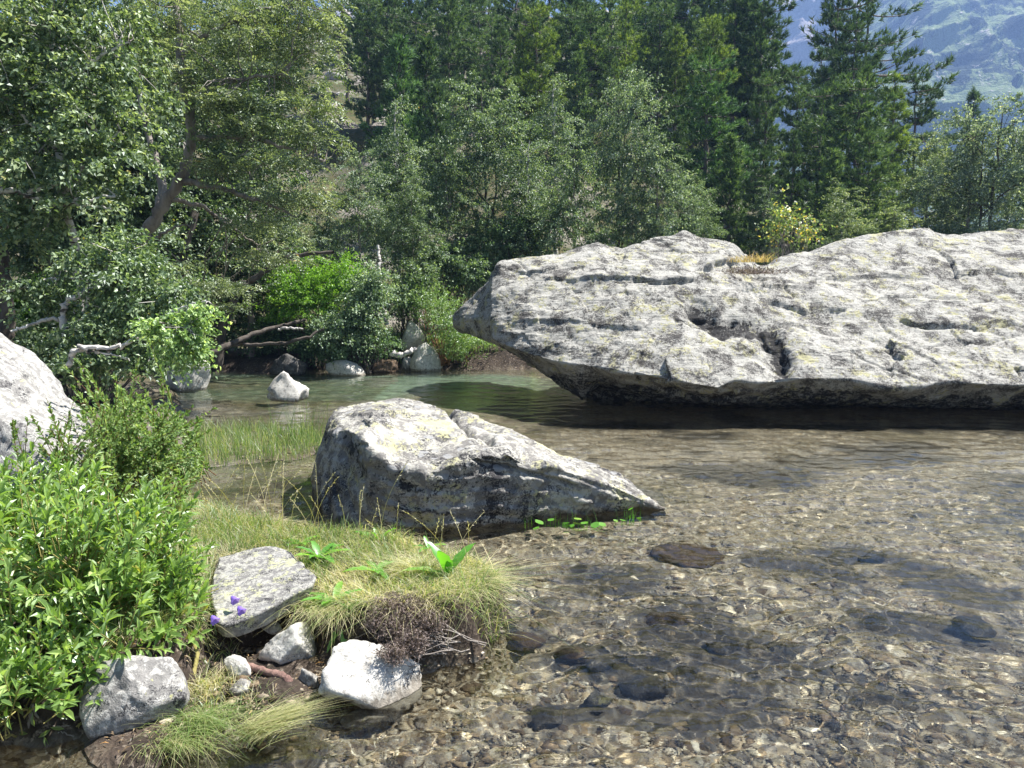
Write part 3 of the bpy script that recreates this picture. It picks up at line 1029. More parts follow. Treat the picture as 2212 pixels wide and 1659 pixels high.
for kk in ("label", "category"):
    if kk in _bk:
        del _bk[kk]
_bk.parent = BIG_ROCK


# the boulder standing in the water in the middle
# 0 foot, 1 waterline, 2 face mid, 3 front top edge, 4 top mid, 5 skyline ridge, 6 back waterline
def mid_station(px, wl, mid, edge, tm, sky, Yw, Ye, Ys, pxe=None, pxs=None):
    return (px, [('w', Yw + 0.06, -0.4), (wl, Yw), (mid, (Yw + Ye) / 2 - 0.005, px if pxe is None else (px + pxe) / 2), (edge, Ye, px if pxe is None else pxe),
                 (tm, (Ye + Ys) / 2, px if pxe is None else (pxe + (pxs or px)) / 2), (sky, Ys, px if pxs is None else pxs), ('w', Ys + 0.9, -0.4)])


MID = [
    mid_station(676, 1060, 1045, 1034, 1030, 1024, 6.25, 6.3, 6.4, 677, 678),
    mid_station(680, 1085, 1040, 985, 970, 958, 6.05, 6.15, 6.4, 684, 692),
    mid_station(692, 1112, 1042, 960, 915, 900, 5.8, 6.05, 6.6, 705, 715),
    mid_station(720, 1138, 1060, 935, 897, 880, 5.52, 5.95, 6.8, 728, 735),
    mid_station(760, 1149, 1065, 928, 890, 871, 5.35, 5.85, 7.0, 752, 765),
    mid_station(800, 1152, 1070, 955, 894, 866, 5.28, 5.23, 7.0, 792, 815),
    mid_station(825, 1152, 1080, 985, 900, 862, 5.26, 5.21, 7.0, 820, 850),
    mid_station(850, 1152, 1090, 1014, 912, 861, 5.26, 5.21, 7.0, 850, 875),
    mid_station(890, 1152, 1090, 1016, 920, 864, 5.26, 5.21, 7.0, 892, 905),
    mid_station(940, 1151, 1085, 1018, 930, 880, 5.27, 5.22, 6.9, 941, 950),
    mid_station(980, 1148, 1078, 1000, 938, 884, 5.3, 5.25, 6.85, 980, 990),
    mid_station(1014, 1145, 1070, 984, 940, 890, 5.34, 5.29, 6.8),
    mid_station(1050, 1140, 1065, 986, 945, 908, 5.4, 5.35, 6.7),
    mid_station(1098, 1136, 1062, 980, 952, 928, 5.45, 5.40, 6.6),
    mid_station(1142, 1131, 1066, 994, 968, 954, 5.5, 5.45, 6.5),
    mid_station(1197, 1123, 1072, 1008, 992, 983, 5.6, 5.55, 6.35),
    mid_station(1234, 1119, 1076, 1022, 1006, 993, 5.65, 5.60, 6.3),
    mid_station(1290, 1113, 1084, 1040, 1018, 1004, 5.72, 5.67, 6.2),
    mid_station(1337, 1108, 1088, 1056, 1038, 1026, 5.78, 5.73, 6.15),
    mid_station(1380, 1106, 1094, 1076, 1064, 1056, 5.82, 5.77, 6.1),
    mid_station(1415, 1104, 1100, 1094, 1088, 1084, 5.85, 5.80, 6.0),
    mid_station(1435, 1104, 1103, 1101, 1100, 1099, 5.87, 5.82, 5.9),
]


def carve_mid(U, V, W, N):
    front = (W[..., 1] < 6.95).astype(float)
    d = np.zeros(U.shape)
    st = np.zeros(U.shape)
    wob = 5 * fbm(W * 6, 3, 78)

    def groove(pts, w, depth):
        nonlocal d
        d = d - front * depth * np.exp(-(line_d(U + wob * 0.6, V + wob * 0.5, pts) / w) ** 2)
    groove([(955, 870), (985, 905), (1020, 940), (1060, 958)], 7, 0.09)
    groove([(985, 900), (1030, 910), (1075, 930)], 8, 0.06)
    groove([(820, 880), (850, 875), (890, 880)], 3, 0.03)
    groove([(790, 900), (830, 898), (900, 890), (935, 897)], 3, 0.04)
    groove([(870, 970), (930, 965), (985, 952)], 3, 0.03)
    groove([(780, 960), (840, 962)], 3, 0.02)
    groove([(1012, 984), (1045, 1003), (1100, 1012), (1150, 1022), (1200, 1035), (1235, 1048)], 4, 0.05)
    # clean scar below the front edge
    sc = np.hypot((U - 1110) / 60, (V - 992) / 16)
    d = d - front * 0.05 * np.exp(-sc ** 4)
    # black lichen on the left end and along the top of the front face
    st = np.maximum(st, front * 0.58 * np.exp(-(line_d(U + 3 * wob, V + 3 * wob, [(745, 945), (775, 985), (800, 1030)]) / 36) ** 2))
    st = np.maximum(st, front * 0.52 * np.exp(-(line_d(U + 3 * wob, V + 2 * wob, [(840, 1040), (950, 1050), (1100, 1050)]) / 26) ** 2))
    st = np.maximum(st, front * 0.54 * np.exp(-(line_d(U + 3 * wob, V + 2 * wob, [(900, 1100), (960, 1105), (1150, 1110)]) / 14) ** 2))
    st = np.maximum(st, front * 0.46 * np.exp(-(line_d(U + 3 * wob, V + 2 * wob, [(850, 995), (930, 995), (990, 980)]) / 12) ** 2))
    return d, st


loft("boulder", MID, [6, 34, 34, 36, 34, 22, 14], M['granite_mid'], 330,
     [((1.6, 2.2, 2.2), 0.016, 3, False), ((3, 5, 9), 0.008, 4, True), ((14, 18, 18), 0.006, 4, False)], carve_mid, 2, 15,
     "wedge shaped grey boulder with a dark front face standing in the shallow stream", strata=((0.3, -0.35, 0.9), 0.12, 0.016), fac=[(40, 0.022, 0.5), (260, 0.008, 0.18)])

# pale boulder cut by the left edge of the picture, behind the willow
LEFTB = [
    (-420, [('w', 4.6, -0.1), (1010, 4.7), (900, 4.9), (800, 5.3), (770, 5.9), ('w', 6.9, 0.0)]),
    (-200, [('w', 4.4, -0.1), (1020, 4.5), (880, 4.7), (740, 5.2), (690, 5.9), ('w', 7.2, 0.0)]),
    (-60, [('w', 4.4, -0.1), (1020, 4.5), (880, 4.7), (740, 5.2), (700, 5.8), ('w', 7.2, 0.0)]),
    (0, [('w', 4.4, -0.1), (1020, 4.5), (890, 4.7), (760, 5.2), (720, 5.8), ('w', 7.2, 0.0)]),
    (60, [('w', 4.4, -0.1), (1020, 4.5), (925, 4.7), (808, 5.2), (764, 5.8), ('w', 7.0, 0.0)]),
    (110, [('w', 4.4, -0.1), (1020, 4.5), (945, 4.75), (862, 5.2), (818, 5.7), ('w', 6.8, 0.0)]),
    (160, [('w', 4.5, -0.1), (1020, 4.6), (965, 4.85), (912, 5.2), (880, 5.6), ('w', 6.6, 0.0)]),
    (205, [('w', 4.6, -0.1), (1025, 4.8), (985, 5.0), (945, 5.2), (918, 5.5), ('w', 6.2, 0.0)]),
    (235, [('w', 4.9, -0.1), (1030, 5.0), (1015, 5.1), (1000, 5.2), (985, 5.3), ('w', 5.7, 0.0)]),
    (250, [('w', 5.1, -0.1), (1035, 5.15), (1030, 5.2), (1025, 5.25), (1022, 5.3), ('w', 5.4, 0.0)]),
]
loft("boulder", LEFTB, [8, 24, 24, 24, 16, 12], M['granite_pale'], 200,
     [((1.2, 1.4, 1.4), 0.06, 3, False), ((5, 6, 7), 0.015, 4, False)], None, 3, 25,
     "pale smooth boulder with yellow lichen rising at the left edge behind the willows")


# ------------------------------------------------------------------ small rocks
def rock_mesh(name, dims, mat, seed, planes=14, sub=4, rough=0.075, round_=0.25, taper=0.15):
    rng = np.random.default_rng(seed)
    bm = bmesh.new()
    bmesh.ops.create_icosphere(bm, subdivisions=sub, radius=1)
    V = np.array([v.co[:] for v in bm.verts])
    F = np.array([[v.index for v in f.verts] for f in bm.faces])
    bm.free()
    n = rdir(planes, rng)
    h = rng.uniform(0.55, 1.0, planes)
    dn = V @ n.T
    r = np.min(np.where(dn > 0.05, h / np.maximum(dn, 0.05), 9), axis=1)
    r = np.minimum(r, 1.25)
    r = r * (1 - round_) + round_ * 0.85
    P = V * r[:, None]
    P = P + V * (rough * fbm(P * 2.2 + seed * 3.7, 4, seed)[:, None] + rough * 0.4 * fbm(P * 9 + seed, 3, seed + 3, 0.5, True)[:, None])
    P[:, :2] *= (1 - taper * np.clip(P[:, 2:3] + 0.25, 0, 1.2) / 1.2)
    P = P / np.abs(P).max(0) * (np.asarray(dims) / 2)
    return mesh_from(name, P, F, mat, True)


def rock(name, label, px0, px1, top, base, z_base, mat, seed, depth=None, sink=0.5, rot=0.0, group=None, cat="rock", tilt=0.0, **kw):
    """a rock filling the columns px0..px1 and rows top..base, its foot seen at row base on level z_base"""
    c = G((px0 + px1) / 2, base, z_base)
    Y = c[1]
    w = (px1 - px0) / FD * Y
    h = (base - top) / FD * Y
    dp = depth or 0.8 * w
    Yc = Y + dp * 0.42
    sc = Yc / Y
    H = (h * sc + sink * h) * 1.04
    me = rock_mesh(name, (w * sc, dp, H), mat, seed, **kw)
    o = obj(name, me, None, ((px0 + px1) / 2 - 1106, 0, 0))
    o.location = (float(((px0 + px1) / 2 - 1106) / FD / (CP + SP * (829.5 - base) / FD) * Yc), float(Yc), float(z_base - sink * h + H / 2))
    o.rotation_euler = (0, R(tilt), R(rot))
    return tag(o, label, cat, group)


rock("rock", "jagged pale rock standing alone in the stream near the far bank", 578, 670, 806, 868, 0, M['granite_white'], 11, planes=7, rough=0.16, round_=0.0, taper=0.55)
rock("rock", "rounded low white rock lying at the edge of the far pool", 700, 792, 780, 812, 0, M['granite_white'], 12, planes=10, round_=0.5)
rock("rock", "angular white rock on the far bank right of the fallen log", 885, 972, 744, 802, 0, M['granite_white'], 13, planes=9)
rock("rock", "tall white rock among bushes higher up the far bank", 860, 918, 684, 740, 0.55, M['granite_white'], 14, planes=9)
rock("rock", "grey shaded rock at the waterline under the fallen trunks", 582, 668, 768, 812, 0, M['wet_rock'], 15, planes=10)
rock("rock", "grey upright rock half hidden under the beak of the big boulder", 1020, 1092, 720, 792, 0, M['granite_grey'], 16, planes=9)
rock("rock", "white split rock under the hanging birch twigs by the left bank", 352, 458, 756, 842, 0.02, M['granite_white'], 17, planes=11, rough=0.08)
rock("rock", "low dark rock at the foot of the far bank beside the fallen log", 800, 870, 772, 806, 0, M['brown_rock'], 18, planes=10)
rock("rock", "small pale stone on the far bank below the white rock", 868, 896, 772, 800, 0.0, M['granite_pale'], 19, planes=8)
rock("rock", "small tan boulder beside the left end of the big boulder", 1008, 1050, 622, 668, 1.1, M['granite_pale'], 20, planes=8)
# near bank
rock("rock", "grey and white rock under the willow at the water's edge", 178, 416, 1436, 1618, 0.0, M['granite_grey'], 33, depth=0.34, planes=9, rough=0.04, sink=0.3, sub=5, taper=0.1)
rock("rock", "bright white rounded rock sloping into the water below the turf", 668, 930, 1396, 1545, -0.03, M['granite_white'], 34, depth=0.40, planes=9, rough=0.05, sub=5, tilt=12, taper=0.15, round_=0.12)
rock("rock", "flat sunlit white rock half buried in the soil bank", 556, 712, 1368, 1450, 0.05, M['granite_white'], 35, depth=0.28, planes=8, rough=0.05, sub=5, taper=0.1, sink=0.5, round_=0.05)
rock("rock", "small oblong white stone lying on the soil beside the root", 474, 556, 1424, 1470, 0.04, M['granite_white'], 36, depth=0.07, planes=12, round_=0.6, rot=-20, tilt=25, taper=0.0, sink=0.2)
rock("rock", "small grey stone tucked behind the waterside grass", 425, 460, 1425, 1462, 0.05, M['granite_pale'], 37, planes=8)
rock("rock", "small grey stone wedged between root and white rounded rock", 640, 692, 1448, 1492, 0.02, M['granite_grey'], 38, planes=8)
rock("rock", "flat grey stone lying just out of the water by the root", 492, 548, 1475, 1502, 0.03, M['granite_grey'], 39, planes=8)
rock("rock", "tan pebble stone in the hollow under the flat slab", 520, 556, 1318, 1345, 0.12, M['brown_rock'], 40, planes=8, round_=0.5)
rock("rock", "largest grey pebble stone in the hollow under the flat slab", 556, 600, 1306, 1345, 0.12, M['granite_grey'], 41, planes=8, round_=0.5)
rock("rock", "small dark stone in the undercut below the turf edge", 750, 790, 1380, 1410, 0.04, M['wet_rock'], 42, planes=8)
rock("rock", "flat pale chip of stone above the sunlit white rock", 562, 612, 1352, 1368, 0.12, M['granite_pale'], 43, planes=8)
# under water
rock("submerged_rock", "reddish brown rock lying under water right of the heath shrub", 1062, 1180, 1395, 1452, -0.16, M['brown_rock'], 51, depth=0.2, planes=8, sink=0.4)
rock("submerged_rock", "flat brown slab just under the surface beyond the grass tussock", 1375, 1570, 1232, 1272, -0.2, M['brown_rock'], 52, depth=0.5, planes=8, sink=0.6, taper=0.0)
rock("submerged_rock", "yellow pale stone under water in the near stream", 1262, 1322, 1532, 1572, -0.2, M['granite_slab'], 53, planes=8)
rock("submerged_rock", "rust coloured stone under water near the dark blue ripple", 1195, 1262, 1430, 1470, -0.19, M['brown_rock'], 54, planes=8)
rock("submerged_rock", "grey stone on the stream bed in front of the white rounded rock", 735, 840, 1555, 1605, -0.12, M['granite_pale'], 55, depth=0.16, planes=8, sink=0.4)
rock("submerged_rock", "dark brown patch of rock on the bed near the lower edge", 1330, 1440, 1500, 1560, -0.22, M['wet_rock'], 56, planes=8, sink=0.4)

rock("submerged_rock", "dark cobble under water, leftmost of the dark patch below the stream's middle", 1393, 1487, 1356, 1394, -0.21, M['brown_rock'], 70, depth=0.15, planes=9, sink=1.2, round_=0.1, rot=-10)
rock("submerged_rock", "dark cobble under water, lowest of the dark patch below the stream's middle", 1515, 1605, 1422, 1458, -0.21, M['wet_rock'], 72, depth=0.14, planes=9, sink=1.2, round_=0.1, rot=29)
rock("submerged_rock", "dark cobble under water, alone in the pale water on the right", 1835, 1925, 1217, 1253, -0.21, M['wet_rock'], 75, depth=0.14, planes=9, sink=1.2, round_=0.1, rot=37)
rock("submerged_rock", "dark cobble under water, nearest the right edge in the bluish water", 2025, 2155, 1374, 1426, -0.21, M['wet_rock'], 77, depth=0.20, planes=9, sink=1.2, round_=0.1, rot=40)
rock("submerged_rock", "dark cobble under water, beside the rust coloured stone", 1250, 1330, 1464, 1496, -0.21, M['wet_rock'], 78, depth=0.12, planes=9, sink=1.2, round_=0.1, rot=34)
rock("submerged_rock", "dark cobble under water, at the lower edge left of the stream's middle", 1135, 1225, 1582, 1618, -0.21, M['wet_rock'], 80, depth=0.14, planes=9, sink=1.2, round_=0.1, rot=37)


def build_slab():
    z = 0.33
    out = np.array([G(x, y, zz) for x, y, zz in [(466, 1335, 0.27), (455, 1262, 0.30), (470, 1203, 0.33), (545, 1182, 0.35), (588, 1179, 0.35), (628, 1190, 0.345), (684, 1244, 0.335),
                                                 (676, 1258, 0.325), (640, 1278, 0.315), (560, 1322, 0.285), (505, 1343, 0.265), (480, 1346, 0.26)]])
    # resample the outline
    n = 160
    P = np.concatenate([out, out[:1]])
    L = np.concatenate([[0], np.cumsum(np.linalg.norm(np.diff(P, axis=0), axis=1))])
    q = np.linspace(0, L[-1], n, endpoint=False)
    ring = np.stack([np.interp(q, L, P[:, i]) for i in range(3)], -1)
    for _ in range(2):
        ring = 0.5 * ring + 0.25 * (np.roll(ring, 1, 0) + np.roll(ring, -1, 0))
    cen = ring.mean(0)
    rows = []
    for s in np.linspace(0.03, 0.97, 30):
        rows.append(cen + (ring - cen) * s)
    for t in np.linspace(0, 1, 14):
        a = t * np.pi / 2
        rows.append(cen + (ring - cen) * (0.97 + 0.03 * np.sin(a)) + np.array((0, 0, -0.012 * (1 - np.cos(a)))))
    for t in np.linspace(0.1, 1, 14):
        rows.append(cen + (ring - cen) * (1 - 0.10 * t) + np.array((0, 0, -0.012 - 0.075 * t)))
    V = np.array(rows)
    nn = fbm(V * 9, 4, 91)
    V[..., 2] += 0.004 * nn + 0.006 * fbm(V * 3, 2, 95)
    V[..., :2] += 0.012 * np.stack([fbm(V * 11, 3, 92), fbm(V * 11, 3, 93)], -1) * np.linspace(0, 1, len(V))[:, None, None]
    k = len(V)
    VV = np.concatenate([V.reshape(-1, 3), [V[0].mean(0)], [V[-1].mean(0)]])
    i = np.arange(n)
    T0 = np.stack([i, np.roll(i, -1), np.full(n, k * n)], -1)
    T1 = np.stack([(k - 1) * n + np.roll(i, -1), (k - 1) * n + i, np.full(n, k * n + 1)], -1)
    me = mesh_from("stone_slab", VV, [grid_faces(k, n, True), np.concatenate([T0, T1])], M['granite_slab'])
    bm = bmesh.new()
    bm.from_mesh(me)
    bmesh.ops.recalc_face_normals(bm, faces=bm.faces)
    bm.to_mesh(me)
    bm.free()
    tag(obj("stone_slab", me), "flat lichen spotted grey slab lying in the turf beside the willow", "stone slab")


build_slab()


# ------------------------------------------------------------------ pebbles on the stream bed
def build_pebbles(n=26000):
    rng = np.random.default_rng(4)
    bm = bmesh.new()
    bmesh.ops.create_icosphere(bm, subdivisions=1, radius=1)
    B = np.array([v.co[:] for v in bm.verts])
    F = np.array([[v.index for v in f.verts] for f in bm.faces])
    bm.free()
    dx = rng.uniform(330, 2330, n * 3)
    dy = 905 + (1700 - 905) * rng.random(n * 3) ** 0.8
    P = np.array([G(a, b, -0.2) for a, b in zip(dx, dy)])
    z = ground_z(P[:, 0], P[:, 1], False)
    ok = (z < 0.055) & (rng.random(len(P)) > 0.93 * dark_amount(P[:, 0], P[:, 1]))
    P, z = P[ok][:n], z[ok][:n]
    k = len(P)
    s = 0.0035 + 0.022 * rng.random(k) ** 8.0 + 0.0008 * P[:, 1]
    S = s[:, None] * np.stack([rng.uniform(0.8, 1.5, k), rng.uniform(0.7, 1.1, k), rng.uniform(0.3, 0.6, k)], -1)
    a = rng.uniform(0, 6.3, k)
    V = B[None] * (1 + 0.22 * rng.normal(size=(k, len(B), 1))) * S[:, None]
    c, sn = np.cos(a)[:, None], np.sin(a)[:, None]
    V = np.stack([V[..., 0] * c - V[..., 1] * sn, V[..., 0] * sn + V[..., 1] * c, V[..., 2]], -1)
    V = V + np.stack([P[:, 0], P[:, 1], np.minimum(z + S[:, 2] * 0.3, -0.02 * 0 + z + 0.01)], -1)[:, None]
    FF = (np.arange(k)[:, None, None] * len(B) + F[None]).reshape(-1, 3)
    me = mesh_from("gravel", V.reshape(-1, 3), FF, M['pebble'], True, {"rnd": np.repeat(rng.random(k), len(B))})
    tag(obj("gravel", me), kind="stuff")


build_pebbles()
# ------------------------------------------------------------------ trees
def spray_leaves(S, base, direc, length, n, size, rng, kind='quad', droop=0.35, wide=0.15, aspect=0.72, rnd0=0.0, flat=0.9):
    """leaves along a drooping twig, for many twigs at once. base (k,3), direc (k,3), length (k,)"""
    k = len(base)
    t = rng.random((k, n)) ** 0.8
    L = length[:, None] * t
    P = base[:, None] + direc[:, None] * L[..., None]
    P[..., 2] -= droop * length[:, None] * t ** 2
    P = P + rng.normal(size=(k, n, 3)) * (wide * length[:, None, None]) * (0.45 + 0.55 * t[..., None]) * (1, 1, 0.55)
    ax = direc[:, None] + 0.9 * rng.normal(size=(k, n, 3))
    ax[..., 2] -= 0.55
    nr = np.array((0.15, 0.0, flat)) + 0.55 * rng.normal(size=(k, n, 3))
    tone = np.clip(rng.random((k, n)) * 0.75 + 0.25 * rng.random((k, 1)) + rnd0, 0, 1)
    S.leaves(P.reshape(-1, 3), ax.reshape(-1, 3), nr.reshape(-1, 3), (size * rng.uniform(0.65, 1.3, (k, n))).ravel(), (size * aspect * rng.uniform(0.7, 1.2, (k, n))).ravel(), kind,
             tone.ravel())


def lobe_points(rng, lobes, n, shell=0.45):
    """points through ellipsoid lobes, weighted to the outside; returns position and outward direction"""
    lobes = np.asarray(lobes, float)
    vol = np.prod(lobes[:, 3:6], axis=1) ** 0.72
    w = rng.choice(len(lobes), n, p=vol / vol.sum())
    d = rdir(n, rng)
    r = rng.random(n) ** shell * (1 + 0.12 * rng.normal(size=n))
    L = lobes[w]
    return L[:, :3] + d * r[:, None] * L[:, 3:6], d, w


def crown_mesh(name, lobes, nspray, per, leaf, mat, rng, spray=0.55, droop=0.35, kind='quad', aspect=0.72, shell=0.45):
    S = Soup()
    P, d, w = lobe_points(rng, lobes, nspray, shell)
    d = unit(d + 0.5 * rdir(nspray, rng) + (0, 0, 0.1))
    d[:, 2] *= 0.6
    ln = spray * rng.uniform(0.5, 1.4, nspray)
    spray_leaves(S, P - d * ln[:, None] * 0.5, unit(d), ln, per, leaf, rng, kind, droop, aspect=aspect)
    return S, P, w


def limb(S, p0, p1, r0, r1, rng, bend=0.15, n=9, sides=6):
    p0, p1 = np.asarray(p0, float), np.asarray(p1, float)
    d = np.linalg.norm(p1 - p0)
    mid = (p0 + p1) / 2 + rng.normal(size=3) * bend * d + (0, 0, -0.06 * d)
    pts = bez(p0, mid, p1, n)
    pts[1:-1] += rng.normal(size=(n - 2, 3)) * 0.018 * d
    S.tube(pts, np.linspace(r0, r1, n), sides)
    return pts


def birch_proto(seed, H, lobes, bark, leafm, nspray, per, leaf, lean=(0, 0), stems=1, spray=0.55, twigs=60):
    """tree > trunk, crown; local origin at the foot"""
    rng = np.random.default_rng(seed)
    S, P, w = crown_mesh("crown", lobes, nspray, per, leaf, leafm, rng, spray)
    T = Soup()
    lobes = np.asarray(lobes, float)
    tops = []
    for s in range(stems):
        foot = np.array((0.22 * s - 0.1 * (stems - 1), 0.1 * rng.normal(), -0.25))
        top = np.array((lean[0] + 0.5 * (s - (stems - 1) / 2), lean[1], H * (0.93 - 0.1 * s)))
        mid = np.array((top[0] * 0.25 + 0.2 * rng.normal(), top[1] * 0.3, H * 0.45))
        pts = bez(foot, mid, top, 22)
        pts[2:-1] += 0.03 * rng.normal(size=(19, 3))
        T.tube(pts, np.linspace(0.085, 0.012, 22) * H / 7 * (1 - 0.2 * s), 8)
        tops.append(pts)
    for i, L in enumerate(lobes):
        pts = tops[i % stems]
        j = int(np.clip(np.searchsorted(pts[:, 2], L[2] - 0.55 * np.hypot(L[0], L[1]) - 0.3), 3, 19))
        lp = limb(T, pts[j], L[:3], 0.035 * H / 7, 0.012, rng)
        idx = np.nonzero(w == i)[0]
        for q in rng.choice(idx, min(len(idx), max(4, twigs // len(lobes))), replace=False):
            limb(T, lp[rng.integers(3, 9)], P[q], 0.010, 0.003, rng, 0.12, 5, 4)
    return T.mesh("trunk", bark), S.mesh("crown", leafm, False)


def pine_proto(seed, H, base, rad, shape, nwhorl, per_whorl, tufts, needle=0.26, blades=20, lean=0.0, gap=0.0, dead=0, up=0.35, open_=0.0):
    rng = np.random.default_rng(seed)
    T, S = Soup(), Soup()
    n = 20
    pts = np.stack([lean * np.linspace(0, 1, n) ** 1.5 + 0.04 * rng.normal(size=n), 0.04 * rng.normal(size=n), np.linspace(-0.3, H, n)], -1)
    T.tube(pts, np.linspace(0.016 * H, 0.002 * H, n), 8)

    def at(z):
        return np.array([np.interp(z, pts[:, 2], pts[:, i]) for i in range(3)])
    TP, TD = [], []
    for wi in range(nwhorl):
        t = (wi + rng.uniform(0, 0.6)) / nwhorl
        z = H * (base + (1 - base) * t)
        if rng.random() < gap:
            continue
        Rr = rad * shape(t) * rng.uniform(0.65, 1.3)
        k = per_whorl
        a0 = rng.uniform(0, 6.3)
        for b in range(k):
            a = a0 + 6.283 * b / k + rng.normal() * 0.3
            L = Rr * rng.uniform(0.5, 1.3)
            if rng.random() < open_:
                L *= 0.35
            o = at(z)
            dirh = np.array((math.cos(a), math.sin(a), 0))
            tip = o + dirh * L + (0, 0, up * L * (0.2 + 0.9 * t) + 0.05 * rng.normal())
            mid = o + dirh * L * 0.55 + (0, 0, -0.08 * L)
            bp = bez(o, mid, tip, 7)
            T.tube(bp, np.linspace(0.010 + 0.012 * L, 0.006, 7), 4)
            m = max(4, int(1.5 * tufts * L / max(rad, 0.1)))
            u = rng.random(m) ** 0.55
            q = np.stack([np.interp(u * 6, np.arange(7), bp[:, i]) for i in range(3)], -1)
            side = np.cross(dirh, (0, 0, 1))
            sp = (0.10 + 0.26 * L * (1 - 0.55 * u))
            off = side[None] * (rng.uniform(-1, 1, m) * sp)[:, None] + np.array((0, 0, 1))[None] * rng.normal(size=m)[:, None] * 0.06
            q = q + off
            dd = unit(dirh[None] * 0.7 + off * 1.4 + np.array((0, 0, 0.95)) + 0.35 * rng.normal(size=(m, 3)))
            TP.append(q)
            TD.append(dd)
    # leader
    zt = np.linspace(0.88 * H, H, 10)
    TP.append(np.array([at(z) for z in zt]) + 0.05 * rng.normal(size=(10, 3)))
    TD.append(unit(np.array((0, 0, 1.0)) + 0.5 * rng.normal(size=(10, 3))))
    TP, TD = np.concatenate(TP), np.concatenate(TD)
    m = len(TP)
    # a tuft: a short shoot clothed with needles pointing forward and out
    s = rng.uniform(0, 0.22, (m, blades))
    D = unit(TD[:, None] * 0.75 + 0.62 * rdir(m * blades, rng).reshape(m, blades, 3))
    P = TP[:, None] + TD[:, None] * s[..., None]
    tone = np.clip(0.55 * rng.random((m, blades)) + 0.45 * rng.random((m, 1)), 0, 1)
    S.leaves(P.reshape(-1, 3), D.reshape(-1, 3), rdir(m * blades, rng), (needle * rng.uniform(0.6, 1.2, (m, blades))).ravel(), 0.042, 'needle', tone.ravel())
    for i in range(dead):
        z = H * base * rng.uniform(0.4, 1.0)
        a = rng.uniform(0, 6.3)
        o = at(z)
        limb(T, o, o + np.array((math.cos(a), math.sin(a), rng.uniform(-0.3, 0.4))) * rng.uniform(0.4, 1.1) * rad, 0.02, 0.004, rng, 0.2, 7, 4)
    return T.mesh("trunk", M['bark_pine']), S.mesh("crown", M['needles'], False)


def cone(t):
    return (1 - t) ** 0.75 * (0.35 + 0.65 * min(1, t * 6)) + 0.05


def rounded(t):
    return max(0.08, math.sqrt(max(0.0, 1 - (max(0, t - 0.25) / 0.78) ** 2))) * (0.55 + 0.45 * min(1, t * 4))


def tabletop(t):
    return 0.55 + 0.6 * math.sin(3.0 * t) * (0.6 + 0.4 * t)


PINE = {
    'dense': (10.0, pine_proto(101, 10, 0.10, 2.1, rounded, 14, 6, 22, gap=0.08, lean=0.25)),
    'cone': (10.0, pine_proto(102, 10, 0.08, 1.8, cone, 16, 6, 19, up=0.25, gap=0.08)),
    'bare': (11.0, pine_proto(103, 11, 0.46, 1.8, rounded, 10, 6, 17, dead=9, lean=0.3)),
    'flat': (10.0, pine_proto(104, 10, 0.30, 2.0, tabletop, 10, 5, 20, gap=0.10, open_=0.3, lean=-0.3, up=0.15)),
    'young': (6.0, pine_proto(105, 6, 0.02, 1.25, cone, 17, 6, 11, needle=0.22, up=0.75)),
    'snag': (11.0, pine_proto(106, 11, 0.42, 2.2, tabletop, 12, 4, 11, gap=0.2, open_=0.35, dead=22, up=0.1)),
    'ragged': (9.0, pine_proto(108, 9, 0.2, 2.2, tabletop, 10, 5, 22, gap=0.15, open_=0.2, lean=0.4, up=0.3)),
    'spire': (12.0, pine_proto(107, 12, 0.10, 1.15, cone, 28, 5, 10, up=0.1)),
}
BL = [(0, 0, 5.9, 0.7, 0.7, 0.9), (0.3, 0.2, 4.8, 1.1, 1.0, 0.9), (-0.7, -0.1, 4.3, 0.9, 0.9, 0.8), (0.9, -0.2, 3.7, 0.9, 0.9, 0.8), (-1.0, 0.2, 3.1, 0.9, 0.9, 0.7), (0.3, -0.6, 2.7, 1.1, 0.9, 0.7),
      (1.1, 0.3, 2.2, 0.8, 0.8, 0.6), (-0.5, 0.4, 1.8, 1.0, 0.9, 0.6)]
BL2 = [(0.1, 0, 6.1, 0.55, 0.55, 0.9), (-0.1, 0.1, 5.0, 0.8, 0.8, 0.8), (0.45, 0, 4.1, 0.8, 0.8, 0.8), (-0.55, 0, 3.6, 0.8, 0.8, 0.7), (0.4, 0.1, 2.8, 0.8, 0.8, 0.7), (-0.3, -0.2, 2.2, 0.8, 0.7, 0.6)]
BL3 = [(-0.6, 0, 5.6, 0.9, 0.8, 0.8), (0.7, 0.1, 5.5, 0.9, 0.8, 0.9), (0, -0.3, 4.6, 1.3, 1.0, 0.8), (-1.3, 0.2, 4.2, 0.9, 0.9, 0.7), (1.4, 0, 4.2, 0.9, 0.9, 0.7), (-0.9, -0.4, 3.2, 1.0, 0.9, 0.6),
       (1.0, -0.3, 3.1, 1.0, 0.9, 0.6), (0, 0.4, 2.3, 1.2, 0.9, 0.6), (1.6, 0.2, 2.2, 0.7, 0.7, 0.5), (-1.5, 0, 2.1, 0.7, 0.7, 0.5)]
BIRCH = {
    'round': (6.8, birch_proto(201, 6.8, BL, M['bark_grey'], M['leaf_birch'], 330, 66, 0.068)),
    'slim': (7.0, birch_proto(202, 7.0, BL2, M['bark_birch'], M['leaf_birch'], 240, 66, 0.066, lean=(0.2, 0))),
    'wide': (6.5, birch_proto(203, 6.5, BL3, M['bark_dark'], M['leaf_birch'], 430, 66, 0.068, stems=2)),
}
USED = set()


